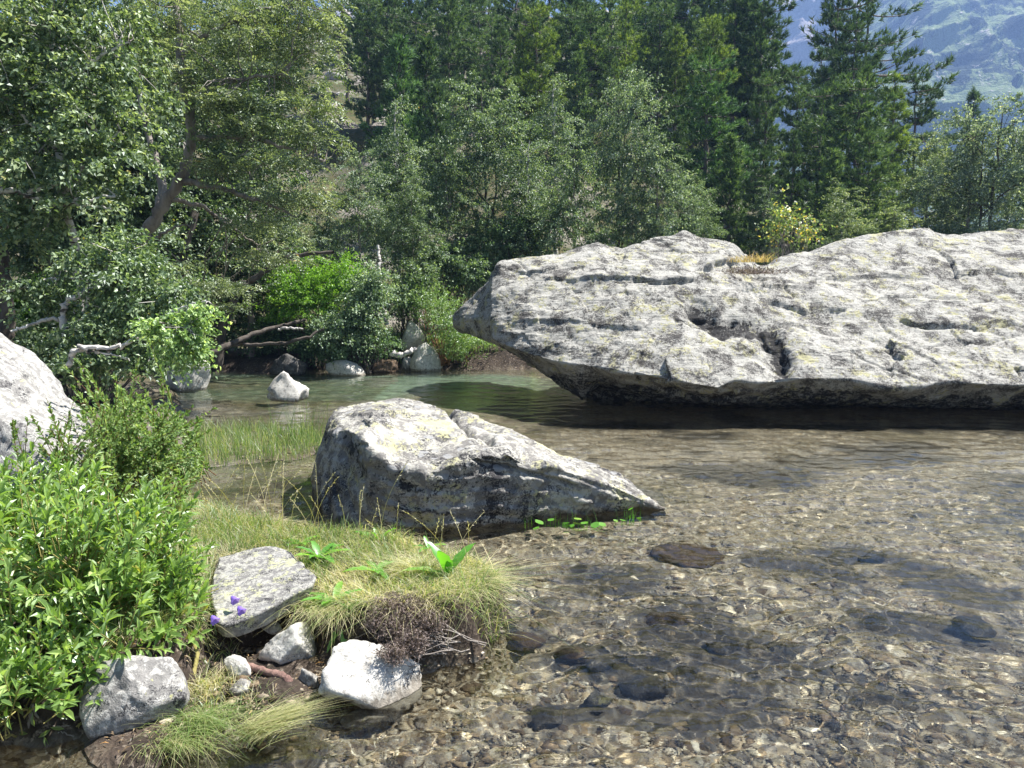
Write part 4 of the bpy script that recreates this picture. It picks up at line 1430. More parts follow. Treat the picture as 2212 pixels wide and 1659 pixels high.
def plant(kind, name, proto, label, cat, x, y, height, tint=(1, 1, 1), wide=1.0, rot=None, group=None, rng=random.Random(5), sink=0.1):
    H, (tm, cm) = proto
    s = height / H
    z = float(ground_z(np.array([x]), np.array([y]))[0]) - sink
    t = thing(name, label, cat, (x, y, z), group)
    t.scale = (s * wide, s * wide, s)
    t.rotation_euler = (0, 0, rng.uniform(0, 6.28) if rot is None else rot)
    obj("trunk", tm, t)
    c = obj("crown", cm, t)
    c.color = (*tint, 1)
    return t


def plant_px(kind, name, protos, label, cat, px, py, Y, **kw):
    """tree whose top is seen at (px, py) at depth Y"""
    top = Q(px, py, Y)
    z = float(ground_z(np.array([top[0]]), np.array([Y]))[0])
    return plant(kind, name, protos[kind], label, cat, top[0], Y, top[2] - z + 0.1, **kw)


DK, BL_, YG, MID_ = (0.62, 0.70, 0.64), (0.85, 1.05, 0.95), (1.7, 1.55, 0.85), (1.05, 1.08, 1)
PG = "pines on the hillside"
PINES = [
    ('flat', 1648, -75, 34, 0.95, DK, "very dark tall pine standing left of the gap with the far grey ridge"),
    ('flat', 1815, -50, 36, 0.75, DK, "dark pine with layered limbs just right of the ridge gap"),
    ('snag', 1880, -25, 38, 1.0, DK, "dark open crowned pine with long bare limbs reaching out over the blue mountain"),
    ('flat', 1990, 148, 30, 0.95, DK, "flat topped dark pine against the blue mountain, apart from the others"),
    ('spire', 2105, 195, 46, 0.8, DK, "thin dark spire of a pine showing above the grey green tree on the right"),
    ('dense', 1525, 128, 26, 1.05, BL_, "broad bluish pine rising behind the peak of the big boulder"),
    ('dense', 1655, 165, 28, 0.8, MID_, "mid green pine with a pale trunk showing below, behind the yellow shrub"),
    ('cone', 1716, 280, 24, 0.7, DK, "small dark cone shaped pine behind the yellow leaved shrub"),
    ('dense', 1850, 168, 26, 1.15, MID_, "widest mid green pine in the middle of the right hand group"),
    ('cone', 1935, 160, 29, 1.0, YG, "yellowish pine leaning out at the right of the widest pine"),
    ('cone', 1770, 205, 30, 0.9, DK, "dark pine squeezed between pale trunked pine and widest pine"),
    ('bare', 1422, 15, 32, 0.9, MID_, "tall pine with a long straight bare trunk above the birches"),
    ('snag', 1062, 30, 34, 1.0, MID_, "half dead pine with grey broken branches above the middle birch"),
    ('young', 862, 92, 27, 1.0, BL_, "young bluish pine beside the scree, the fuller of the two"),
    ('young', 918, 92, 28, 0.95, DK, "young dark pine right beside the fuller bluish one"),
    ('young', 940, 190, 26, 0.8, DK, "little dark pine tucked behind the middle birch"),
    ('cone', 1500, 20, 36, 1.0, MID_, "slim green pine high on the slope behind the broad bluish pine"),
    ('ragged', 1585, 60, 35, 0.8, YG, "yellow green pine on the slope left of the very dark tall pine"),
    ('cone', 1195, 40, 37, 1.1, YG, "yellow green pine on the upper slope right of the half dead pine"),
    ('dense', 815, -60, 40, 0.6, MID_, "green pine above the scree at the top edge, left of the rest"),
    ('bare', 845, -50, 40, 1.0, DK, "dark pine at the top edge above the two young pines"),
    ('dense', 880, -70, 42, 1.0, DK, "dense dark pine at the top edge above the fuller young pine"),
    ('ragged', 965, -40, 38, 0.95, MID_, "mid green pine at the top edge left of the half dead pine"),
    ('bare', 1010, -70, 44, 1.0, MID_, "tall thin stemmed pine high up behind the half dead pine"),
    ('ragged', 1125, -60, 40, 1.0, DK, "dark full pine at the top edge right of the half dead pine"),
    ('bare', 1245, -60, 40, 1.0, DK, "dark pine with a leaning black trunk above the second birch"),
    ('ragged', 1310, -40, 37, 0.95, MID_, "bushy green pine at the top edge left of the bare trunked pine"),
    ('dense', 1370, -60, 42, 0.9, BL_, "bluish pine at the top edge directly behind the bare trunked pine"),
    ('cone', 1470, -70, 43, 1.1, DK, "dark pine at the top edge right of the bare trunked pine"),
    ('ragged', 1545, -60, 44, 0.9, DK, "shadowy pine at the top edge above the broad bluish pine"),
    ('cone', 1622, -30, 39, 0.9, MID_, "pine at the top edge immediately left of the very dark tall one"),
    ('young', 1250, 120, 30, 1.0, MID_, "low green pine among rocks below the leaning black trunk"),
    ('ragged', 1330, 90, 30, 0.8, MID_, "green pine rising just behind the right hand front birch"),
    ('dense', 1455, 210, 24.5, 0.75, DK, "dark pine between the right hand front birch and the broad bluish pine"),
    ('young', 1800, 330, 23, 1.0, MID_, "short pine filling the gap below the widest pine"),
    ('young', 1580, 300, 24, 1.1, MID_, "short pine in front of the broad bluish pine, right side"),
    ('young', 1130, 80, 31, 0.9, YG, "bright young pine on the slope above the middle birch"),
    ('dense', 1040, 130, 30, 0.7, DK, "dark bushy pine directly behind the top of the middle birch"),
    ('dense', 590, -90, 34, 0.8, DK, "dark pine half covered by the rowan at the top edge"),
    ('dense', 500, -120, 30, 1.0, DK, "dark pine showing through gaps in the rowan crown"),
    ('cone', 2040, 300, 34, 1.0, DK, "dark low pine between flat topped pine and the grey green tree"),
    ('dense', 1885, 290, 24, 0.9, MID_, "mid green pine low in front of the widest pine"),
    ('dense', 1650, 330, 22.5, 0.8, DK, "dark low pine right behind the saddle of the boulder"),
]
PINES += [('dense', 1725, 150, 31, 0.8, MID_, "mid green pine closing the lower part of the ridge gap"), ('ragged', 1775, 190, 27, 0.8, MID_, "ragged light green pine left of the widest pine"),
          ('dense', 1845, 40, 33, 0.85, DK, "dark dense pine filling in under the open crowned one"),
          ('dense', 1780, 110, 32, 0.75, DK, "dark pine just right of the ridge gap, lower than its neighbours")]
_q = random.Random(17)
for i in range(1, 30):
    PINES.append((_q.choice(['dense', 'ragged', 'cone', 'bare', 'ragged']), 715 + i * 31.5 + _q.uniform(-12, 12), _q.uniform(-120, -20) if i % 2 else _q.uniform(-30, 60), _q.uniform(41, 52) if i % 2 else _q.uniform(30, 38), _q.uniform(0.85, 1.15),
                  _q.choice([DK, MID_, MID_, YG]), "pine in the packed stand covering the upper slope"))
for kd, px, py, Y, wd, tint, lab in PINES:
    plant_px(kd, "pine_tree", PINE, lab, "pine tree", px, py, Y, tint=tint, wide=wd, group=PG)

BG_ = "birches along the far bank"
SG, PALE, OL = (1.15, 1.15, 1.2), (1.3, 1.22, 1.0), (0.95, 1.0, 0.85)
BIRCHES = [
    ('round', 775, 300, 17.5, 0.85, SG, "silvery green birch left of the scree gap with a white stem at the water"),
    ('slim', 852, 180, 20.5, 1.0, MID_, "slender light birch in front of the fuller young pine"),
    ('wide', 1055, 160, 19.5, 0.85, MID_, "middle birch with a broad double domed crown behind the far bank"),
    ('slim', 1195, 140, 23.0, 1.1, MID_, "slim birch between the middle birch and the right hand front birch"),
    ('wide', 1345, 155, 19.5, 0.80, SG, "right hand front birch rising above the tip of the big boulder"),
    ('round', 1420, 270, 18.5, 0.9, SG, "lower silvery birch right of the right hand front birch"),
    ('round', 960, 290, 18.5, 0.9, OL, "olive birch low in front of the middle birch, left side"),
    ('slim', 1130, 270, 18.5, 1.1, MID_, "birch whose dark stem stands behind the big boulder's left end"),
    ('round', 1240, 300, 17.8, 0.95, OL, "leafy olive birch just above the left shoulder of the boulder"),
    ('round', 890, 360, 17.6, 0.9, OL, "low olive birch behind the white rock of the far bank"),
    ('slim', 690, 420, 17.0, 1.0, SG, "silvery birch at the right edge of the rowan crown"),
    ('slim', 625, 380, 17.6, 0.9, SG, "silvery low birch drooping over the far pool"),
    ('wide', 2150, 205, 20.5, 0.95, (1.5, 1.4, 1.7), "large grey green broadleaf tree at the right edge behind the boulder"),
    ('round', 2010, 268, 23, 1.05, PALE, "pale yellowish birch below the flat topped pine"),
    ('round', 1828, 388, 20, 1.1, PALE, "small pale birch right of the yellow leaved shrub"),
    ('round', 1935, 430, 19.5, 1.5, PALE, "low pale scrubby birch on the right of the small pale birch"),
    ('round', 2110, 262, 21, 1.15, (1.45, 1.35, 1.6), "left half of the grey green foliage at the right edge, a lower tree"),
    ('round', 2240, 260, 24, 1.2, OL, "dark olive tree at the right edge behind the large grey green one"),
    ('slim', 1660, 380, 22, 1.0, OL, "thin olive birch behind the saddle of the boulder"),
    ('wide', 1500, 380, 20, 0.9, OL, "dark olive birch behind the highest peak of the boulder"),
    # the shaded thicket on the left
    ('wide', 420, -60, 16.0, 0.9, OL, "tall dark birch standing behind the rowan trunk"),
    ('wide', 180, -90, 15.0, 0.9, OL, "tall birch behind the upper left foliage"),
    ('wide', -60, -60, 13.5, 0.9, OL, "birch crowding in at the upper left corner"),
    ('round', 300, 130, 15.5, 1.2, OL, "shaded birch left of the rowan trunk"),
    ('round', 520, 160, 16.5, 1.2, OL, "shaded birch right of the rowan trunk"),
    ('round', 90, 180, 14.0, 1.2, OL, "shaded birch behind the white boughs on the left"),
    ('slim', 585, 330, 18.0, 1.1, OL, "shaded low birch above the fallen trunks"),
    ('round', 380, 380, 17.2, 1.3, OL, "low birch deep in the shade left of the far pool"),
    ('round', 210, 400, 15.5, 1.3, OL, "low birch deep in the shade behind the white S shaped bough"),
]
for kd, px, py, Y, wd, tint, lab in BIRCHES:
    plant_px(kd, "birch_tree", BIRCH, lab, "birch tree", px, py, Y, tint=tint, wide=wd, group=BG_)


def Lobes(lst):
    """(dx, dy, Y, rx_px, ry_px, depth m)"""
    out = []
    for dx, dy, Y, rx, ry, dp in lst:
        c = Q(dx, dy, Y)
        out.append((*c, rx / FD * Y, dp, ry / FD * Y))
    return np.array(out)


def limb_px(T, pts, r0, r1, rng, sides=8, jitter=0.012):
    """smooth limb through (dx, dy, Y) points"""
    P = np.array([Q(*p) for p in pts])
    n = max(10, 5 * len(P))
    L = np.concatenate([[0], np.cumsum(np.linalg.norm(np.diff(P, axis=0), axis=1))])
    q = np.linspace(0, L[-1], n)
    W = np.stack([np.interp(q, L, P[:, i]) for i in range(3)], -1)
    for _ in range(3):
        W[1:-1] = 0.5 * W[1:-1] + 0.25 * (W[:-2] + W[2:])
    W[1:-1] += jitter * rng.normal(size=(n - 2, 3))
    T.tube(W, np.linspace(r0, r1, n) * (1 + 0.08 * rng.normal(size=n)), sides)
    return W


def twigs_to(T, limbs, P, rng, n, r=0.009):
    A = np.concatenate(limbs)
    for q in rng.choice(len(P), min(n, len(P)), replace=False):
        d = np.linalg.norm(A - P[q], axis=1) + 0.25 * rng.random(len(A))
        limb(T, A[np.argmin(d)], P[q], r, 0.003, rng, 0.14, 6, 4)


def finish(name, label, cat, base, T, bark, S, leafm, tint=(1, 1, 1), group=None):
    t = thing(name, label, cat, base, group)
    for part, soup, mat, sm in (("trunk", T, bark, True), ("crown", S, leafm, False)):
        soup.V = [v - np.asarray(base) for v in soup.V]
        o = obj(part, soup.mesh(part, mat, sm), t)
        o.color = (*tint, 1)
    return t


def compound_leaves(S, P, rng, per=9, rl=0.18, lw=0.022, ll=0.062):
    """feathery rowan leaves: paired leaflets on a rachis"""
    k = len(P)
    ax = unit(rng.normal(size=(k, 3)) * (1, 1, 0.45) + (0.25, -0.1, -0.25))
    up = unit(np.array((0.1, -0.1, 1.0)) + 0.45 * rng.normal(size=(k, 3)))
    side = unit(np.cross(up, ax))
    up = np.cross(ax, side)
    tone = rng.random(k)
    for j in range(per):
        u = (j // 2 + 1) / (per // 2 + 1)
        s = (1 if j % 2 else -1) if j < per - 1 else 0
        pos = P + ax * rl * u - np.array((0, 0, 1)) * 0.05 * u * u
        d = ax * (0.45 if s else 1) + side * s
        S.leaves(pos, d, up + 0.25 * rng.normal(size=(k, 3)), ll * rng.uniform(0.8, 1.15, k), lw * rng.uniform(0.9, 1.3, k), 'quad', np.clip(tone * 0.8 + 0.2 * rng.random(k), 0, 1))


def build_rowan():
    rng = np.random.default_rng(31)
    T, S = Soup(), Soup()
    lobes = Lobes([(600, 110, 11.6, 150, 110, 1.0), (560, 250, 11.2, 150, 75, 0.9), (650, 330, 11.0, 90, 45, 0.7), (500, 30, 11.8, 150, 90, 1.0), (430, 180, 11.4, 110, 85, 0.9),
                   (330, 50, 12.0, 130, 90, 1.0), (480, 350, 11.0, 100, 45, 0.7), (640, 420, 11.0, 100, 42, 0.7), (560, 470, 11.4, 100, 35, 0.7), (480, 205, 10.8, 70, 40, 0.5),
                   (680, 30, 11.6, 70, 90, 0.9), (690, 250, 11.0, 50, 70, 0.6), (590, 540, 12.0, 90, 40, 0.7), (380, 600, 12.2, 90, 50, 0.8), (480, 620, 12.6, 70, 40, 0.7)])
    limbs = [limb_px(T, [(262, 740, 11.9), (268, 600, 11.8), (273, 560, 11.7), (307, 512, 11.6), (335, 471, 11.5), (369, 420, 11.5), (400, 372, 11.5), (410, 325, 11.5), (417, 273, 11.5), (400, 200, 11.5),
                            (388, 143, 11.6), (386, 60, 11.7), (380, -40, 11.8)], 0.11, 0.04, rng),
             limb_px(T, [(335, 471, 11.5), (350, 440, 11.7), (352, 400, 11.9), (330, 330, 12.2), (300, 200, 12.4), (290, 60, 12.6)], 0.07, 0.03, rng),
             limb_px(T, [(400, 392, 11.5), (450, 400, 11.3), (512, 417, 11.2), (581, 441, 11.1), (640, 470, 11.0)], 0.05, 0.012, rng),
             limb_px(T, [(414, 300, 11.5), (470, 296, 11.3), (547, 297, 11.2), (632, 325, 11.1), (700, 350, 11.0)], 0.045, 0.012, rng),
             limb_px(T, [(405, 230, 11.5), (450, 190, 11.3), (520, 170, 11.2), (620, 160, 11.2)], 0.045, 0.012, rng),
             limb_px(T, [(388, 120, 11.6), (450, 70, 11.6), (540, 30, 11.6), (640, 0, 11.6)], 0.04, 0.012, rng),
             limb_px(T, [(300, 520, 11.6), (340, 510, 11.3), (380, 490, 11.1), (410, 488, 11.0)], 0.03, 0.01, rng),
             limb_px(T, [(370, 432, 11.5), (430, 440, 11.8), (500, 490, 12.0), (600, 560, 12.2)], 0.035, 0.01, rng)]
    P, d, w = lobe_points(rng, lobes, 4200, 0.5)
    # layered shelves of foliage
    P[:, 2] = 0.55 * P[:, 2] + 0.45 * (np.round(P[:, 2] / 0.42 + 0.35 * np.sin(P[:, 0] * 1.7 + P[:, 1])) * 0.42)
    compound_leaves(S, P, rng)
    twigs_to(T, limbs, P, rng, 190, 0.011)
    z = float(ground_z(np.array([limbs[0][0][0]]), np.array([limbs[0][0][1]]))[0])
    finish("rowan_tree", "rowan tree with a leaning grey trunk and feathery leaves overhanging the far pool", "rowan tree", limbs[0][0], T, M['bark_grey'], S, M['leaf_rowan'])


build_rowan()


def build_left_birch():
    rng = np.random.default_rng(32)
    T, S = Soup(), Soup()
    lobes = Lobes([(80, 200, 9.2, 140, 80, 0.8), (40, 330, 8.8, 130, 80, 0.8), (220, 340, 9.0, 115, 75, 0.8), (150, 430, 8.8, 130, 45, 0.7), (100, 80, 9.6, 140, 90, 0.9),
                   (240, 150, 9.6, 120, 90, 0.8), (-60, 120, 9.0, 120, 160, 0.8), (60, 510, 8.8, 60, 35, 0.5), (230, 250, 9.1, 100, 50, 0.6), (180, 20, 9.8, 150, 70, 0.8), (-80, 400, 8.6, 90, 110, 0.8)])
    limbs = [limb_px(T, [(169, 800, 9.6), (172, 680, 9.5), (170, 584, 9.4), (169, 532, 9.4), (152, 497, 9.3), (140, 440, 9.2), (130, 330, 9.2), (120, 200, 9.4), (110, 60, 9.6)], 0.065, 0.025, rng),
             limb_px(T, [(-60, 425, 8.6), (0, 415, 8.6), (34, 413, 8.6), (68, 427, 8.7), (109, 437, 8.7), (143, 430, 8.7), (202, 430, 8.8), (250, 425, 8.9)], 0.04, 0.012, rng),
             limb_px(T, [(109, 437, 8.7), (150, 442, 8.7), (205, 445, 8.7), (240, 452, 8.7)], 0.025, 0.008, rng),
             limb_px(T, [(140, 420, 9.2), (200, 340, 9.1), (260, 280, 9.2)], 0.03, 0.01, rng),
             limb_px(T, [(130, 330, 9.2), (60, 260, 9.0), (0, 200, 9.0)], 0.03, 0.01, rng),
             limb_px(T, [(120, 200, 9.4), (200, 130, 9.5), (280, 90, 9.6)], 0.03, 0.01, rng),
             limb_px(T, [(60, 416, 8.7), (100, 402, 8.7), (125, 398, 8.7)], 0.03, 0.012, rng)]
    S, P, w = crown_mesh("crown", lobes, 560, 46, 0.066, M['leaf_birch'], rng, 0.42)
    twigs_to(T, limbs, P, rng, 150)
    finish("birch_tree", "leafy birch filling the upper left with pale sunlit boughs", "birch tree", limbs[0][0], T, M['bark_birch'], S, M['leaf_birch'], (1.2, 1.2, 1.0), BG_)


build_left_birch()


def build_bent_birch():
    rng = np.random.default_rng(33)
    T = Soup()
    lobes = Lobes([(280, 600, 8.2, 85, 45, 0.5), (330, 650, 8.0, 90, 45, 0.5), (215, 560, 8.4, 70, 40, 0.5), (270, 545, 8.4, 60, 45, 0.4), (250, 690, 8.0, 70, 40, 0.5), (330, 705, 7.8, 60, 30, 0.4),
                   (110, 660, 8.4, 50, 30, 0.4), (380, 620, 7.9, 45, 30, 0.35), (160, 720, 7.9, 60, 30, 0.4), (210, 780, 7.7, 80, 28, 0.4), (60, 610, 8.3, 60, 25, 0.4), (320, 770, 7.6, 50, 25, 0.3)])
    limbs = [limb_px(T, [(150, 800, 8.2), (140, 720, 8.1), (134, 680, 8.1), (139, 657, 8.1), (155, 643, 8.1), (182, 634, 8.1), (205, 620, 8.1), (219, 595, 8.2), (245, 560, 8.3), (270, 540, 8.4)], 0.045, 0.016, rng),
             limb_px(T, [(195, 626, 8.1), (192, 645, 8.0), (185, 662, 8.0), (180, 690, 8.0)], 0.025, 0.008, rng),
             limb_px(T, [(205, 618, 8.1), (185, 608, 8.2), (168, 603, 8.3)], 0.03, 0.012, rng),
             limb_px(T, [(205, 618, 8.1), (260, 600, 8.1), (330, 620, 8.0), (390, 630, 7.9)], 0.022, 0.006, rng),
             limb_px(T, [(105, 604, 8.4), (59, 616, 8.3), (18, 632, 8.2)], 0.016, 0.012, rng),
             limb_px(T, [(134, 690, 8.1), (100, 690, 8.1), (68, 700, 8.0), (23, 716, 7.9)], 0.022, 0.012, rng),
             limb_px(T, [(169, 603, 8.3), (130, 600, 8.4), (105, 604, 8.4)], 0.02, 0.014, rng)]
    S, P, w = crown_mesh("crown", lobes, 430, 46, 0.050, M['leaf_birch'], rng, 0.34)
    twigs_to(T, limbs, P, rng, 110, 0.006)
    finish("birch_tree", "low birch with a white S shaped bough bending towards the water", "birch tree", limbs[0][0], T, M['bark_birch'], S, M['leaf_birch'], (1.1, 1.15, 0.95), BG_)
    # the sunlit bough hanging over the split white rock
    T = Soup()
    limbs = [limb_px(T, [(148, 790, 6.9), (155, 766, 6.9), (178, 753, 6.9), (216, 755, 6.9), (246, 753, 6.9), (273, 741, 6.9), (303, 725, 6.95), (340, 700, 7.0), (380, 668, 7.0), (420, 652, 7.0), (468, 660, 7.0)], 0.026, 0.005, rng),
             limb_px(T, [(190, 756, 6.9), (220, 762, 6.9), (250, 768, 6.9), (280, 780, 6.9)], 0.012, 0.004, rng),
             limb_px(T, [(340, 700, 7.0), (370, 700, 6.9), (410, 710, 6.9)], 0.01, 0.004, rng)]
    lobes = Lobes([(395, 715, 7.0, 48, 45, 0.3), (360, 690, 7.0, 50, 28, 0.3), (425, 690, 7.0, 28, 45, 0.25), (410, 750, 7.0, 30, 25, 0.2), (455, 662, 7.0, 22, 12, 0.12)])
    S, P, w = crown_mesh("crown", lobes, 115, 34, 0.044, M['leaf_birch'], rng, 0.2, 0.6)
    twigs_to(T, limbs, P, rng, 60, 0.005)
    finish("birch_sapling", "sunlit drooping birch bough with light green leaves above the split white rock", "birch sapling", limbs[0][0], T, M['bark_birch'], S, M['leaf_birch'], (1.9, 2.0, 1.3))


build_bent_birch()


def lone_trunk(name, label, pts, r0, r1, mat, seed, cat="tree trunk"):
    rng = np.random.default_rng(seed)
    T = Soup()
    limb_px(T, pts, r0, r1, rng, 8)
    return tag(obj(name, T.mesh(name, mat)), label, cat)


lone_trunk("fallen_tree", "dark fallen trunk rising from the water's edge into the shade", [(430, 776, 14.2), (480, 752, 14.4), (545, 722, 14.8), (600, 706, 15.1), (660, 690, 15.4)], 0.065, 0.03, M['bark_dark'], 61)
lone_trunk("fallen_tree", "lower dark trunk arching above the shaded waterline", [(450, 742, 14.8), (520, 746, 14.7), (590, 744, 14.6), (650, 735, 14.6), (700, 712, 14.8)], 0.045, 0.025, M['bark_dark'], 62)
lone_trunk("dead_branch", "short white bleached branch in the dark of the far bank", [(600, 711, 14.6), (625, 709, 14.6), (655, 711, 14.6)], 0.025, 0.018, M['deadwood'], 63, "dead branch")
lone_trunk("fallen_log", "grey fallen log lying on the far bank left of the angular white rock", [(846, 762, 15.2), (865, 768, 15.2), (880, 764, 15.2), (897, 754, 15.3)], 0.06, 0.04, M['deadwood'], 64, "log")
lone_trunk("slim_birch", "slim white birch stem standing at the far water's edge", [(836, 702, 16.0), (828, 672, 16.0), (822, 640, 16.0), (819, 600, 16.1), (820, 560, 16.2), (816, 530, 16.3)], 0.050, 0.03, M['bark_birch'], 65)
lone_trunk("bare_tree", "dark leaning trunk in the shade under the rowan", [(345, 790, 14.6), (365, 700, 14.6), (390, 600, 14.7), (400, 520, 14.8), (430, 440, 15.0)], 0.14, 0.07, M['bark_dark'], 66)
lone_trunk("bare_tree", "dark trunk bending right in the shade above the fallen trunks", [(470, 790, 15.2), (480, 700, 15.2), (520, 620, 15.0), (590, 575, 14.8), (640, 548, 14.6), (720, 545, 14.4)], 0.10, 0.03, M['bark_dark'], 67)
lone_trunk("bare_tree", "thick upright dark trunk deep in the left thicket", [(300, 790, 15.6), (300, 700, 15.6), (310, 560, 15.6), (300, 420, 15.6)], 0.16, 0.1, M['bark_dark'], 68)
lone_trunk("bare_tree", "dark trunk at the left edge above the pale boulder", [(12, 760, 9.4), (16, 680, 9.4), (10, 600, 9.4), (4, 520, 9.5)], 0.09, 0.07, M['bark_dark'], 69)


# ------------------------------------------------------------------ shrubs
def shrub(name, label, cat, spec, mat, stemm, nspray, per, leaf, seed, tint=(1, 1, 1), spray=0.3, aspect=0.5, droop=0.1, group=None):
    rng = np.random.default_rng(seed)
    lobes = Lobes(spec)
    S, P, w = crown_mesh("foliage", lobes, nspray, per, leaf, mat, rng, spray, droop, aspect=aspect)
    b = lobes[:, :3].mean(0)
    zg = float(ground_z(np.array([b[0]]), np.array([b[1]]))[0])
    base = np.array((b[0], b[1], max(zg, -0.1) - 0.05))
    T = Soup()
    for q in rng.choice(len(P), min(40, len(P)), replace=False):
        limb(T, base + rng.normal(size=3) * (0.15, 0.1, 0), P[q], 0.012, 0.003, rng, 0.12, 6, 4)
    t = thing(name, label, cat, base, group)
    for part, soup, m in (("stems", T, stemm), ("foliage", S, mat)):
        soup.V = [v - base for v in soup.V]
        o = obj(part, soup.mesh(part, m, False), t)
        o.color = (*tint, 1)
    return t


SH = "shrubs along the far bank"
shrub("shrub", "bright yellow green shrub glowing in a sun patch behind the dark thicket", "shrub", [(680, 640, 16.0, 90, 55, 0.7), (640, 600, 16.2, 60, 40, 0.6), (735, 595, 16.2, 60, 40, 0.6), (620, 660, 15.9, 50, 40, 0.5)],
      M['leaf_bright'], M['bark_dark'], 520, 34, 0.055, 71, spray=0.35, group=SH)
shrub("shrub", "silvery bush leaning over the water left of the white birch stem", "shrub", [(785, 660, 15.4, 45, 55, 0.5), (740, 712, 15.3, 65, 36, 0.5), (805, 610, 15.6, 32, 40, 0.4)], M['leaf_birch'],
      M['bark_dark'], 330, 44, 0.055, 72, (1.3, 1.35, 1.35), 0.4, 0.72, 0.3, SH)
shrub("shrub", "low dark green bush above the round white rock at the pool", "shrub", [(800, 740, 15.6, 60, 28, 0.5), (730, 768, 15.3, 45, 22, 0.4)], M['leaf_birch'], M['bark_dark'], 150, 36, 0.05, 73, (0.9, 1.1, 0.8), 0.3, 0.5, 0.2,
      SH)
shrub("shrub", "upright yellowish willow bush left of the big boulder's tip", "shrub", [(960, 690, 16.0, 50, 55, 0.5), (1000, 740, 15.8, 60, 40, 0.5), (930, 660, 16.4, 40, 40, 0.5)], M['leaf_sallow'], M['stem_red'], 260, 34,
      0.06, 74, (0.85, 0.9, 0.75), 0.4, 0.3, -0.3, SH)
shrub("shrub", "green bush between white birch stem and tall white rock", "shrub", [(870, 640, 16.6, 50, 45, 0.6), (900, 600, 17.0, 45, 40, 0.6)], M['leaf_birch'], M['bark_dark'], 200, 40, 0.055, 75, (1.15, 1.2, 1.0), 0.35, 0.7, 0.2, SH)
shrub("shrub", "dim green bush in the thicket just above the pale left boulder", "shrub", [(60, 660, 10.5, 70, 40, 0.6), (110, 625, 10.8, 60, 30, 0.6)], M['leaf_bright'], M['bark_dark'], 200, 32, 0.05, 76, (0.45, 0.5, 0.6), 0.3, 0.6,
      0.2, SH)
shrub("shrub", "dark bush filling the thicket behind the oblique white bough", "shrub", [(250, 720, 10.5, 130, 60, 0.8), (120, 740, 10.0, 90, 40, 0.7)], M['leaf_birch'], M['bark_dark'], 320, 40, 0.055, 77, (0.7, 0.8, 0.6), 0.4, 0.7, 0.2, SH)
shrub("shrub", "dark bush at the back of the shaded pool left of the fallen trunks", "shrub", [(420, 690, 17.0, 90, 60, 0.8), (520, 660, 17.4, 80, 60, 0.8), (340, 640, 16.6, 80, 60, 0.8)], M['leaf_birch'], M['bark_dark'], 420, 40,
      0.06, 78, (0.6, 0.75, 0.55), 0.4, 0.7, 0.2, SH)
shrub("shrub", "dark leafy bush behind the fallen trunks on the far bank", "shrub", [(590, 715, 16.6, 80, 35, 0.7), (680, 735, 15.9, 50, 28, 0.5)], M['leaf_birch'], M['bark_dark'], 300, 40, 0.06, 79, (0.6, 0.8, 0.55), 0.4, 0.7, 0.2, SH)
shrub("shrub", "yellow and white leaved autumn birch shrub in the saddle behind the boulder", "shrub", [(1710, 480, 14.6, 42, 36, 0.45), (1680, 500, 14.5, 30, 26, 0.4), (1748, 495, 14.6, 28, 24, 0.35), (1702, 445, 14.7, 24, 22, 0.3)],
      M['leaf_yellow'], M['bark_grey'], 80, 14, 0.06, 80, (1, 1, 1), 0.35, 0.75, 0.1)
shrub("shrub", "green bush beneath the low olive birch on the far slope", "shrub", [(960, 560, 18.0, 60, 40, 0.7), (1030, 590, 17.8, 50, 35, 0.6)], M['leaf_birch'], M['bark_dark'], 220, 40, 0.058, 81, (1.0, 1.1, 0.9), 0.35, 0.7, 0.2, SH)
shrub("shrub", "leafy bush hiding the ground left of the boulder's shoulder", "shrub", [(1070, 530, 18.4, 60, 50, 0.7), (1140, 500, 18.6, 60, 50, 0.7)], M['leaf_birch'], M['bark_dark'], 260, 40, 0.058, 82, (0.9, 1.05, 0.8), 0.35, 0.7, 0.2, SH)


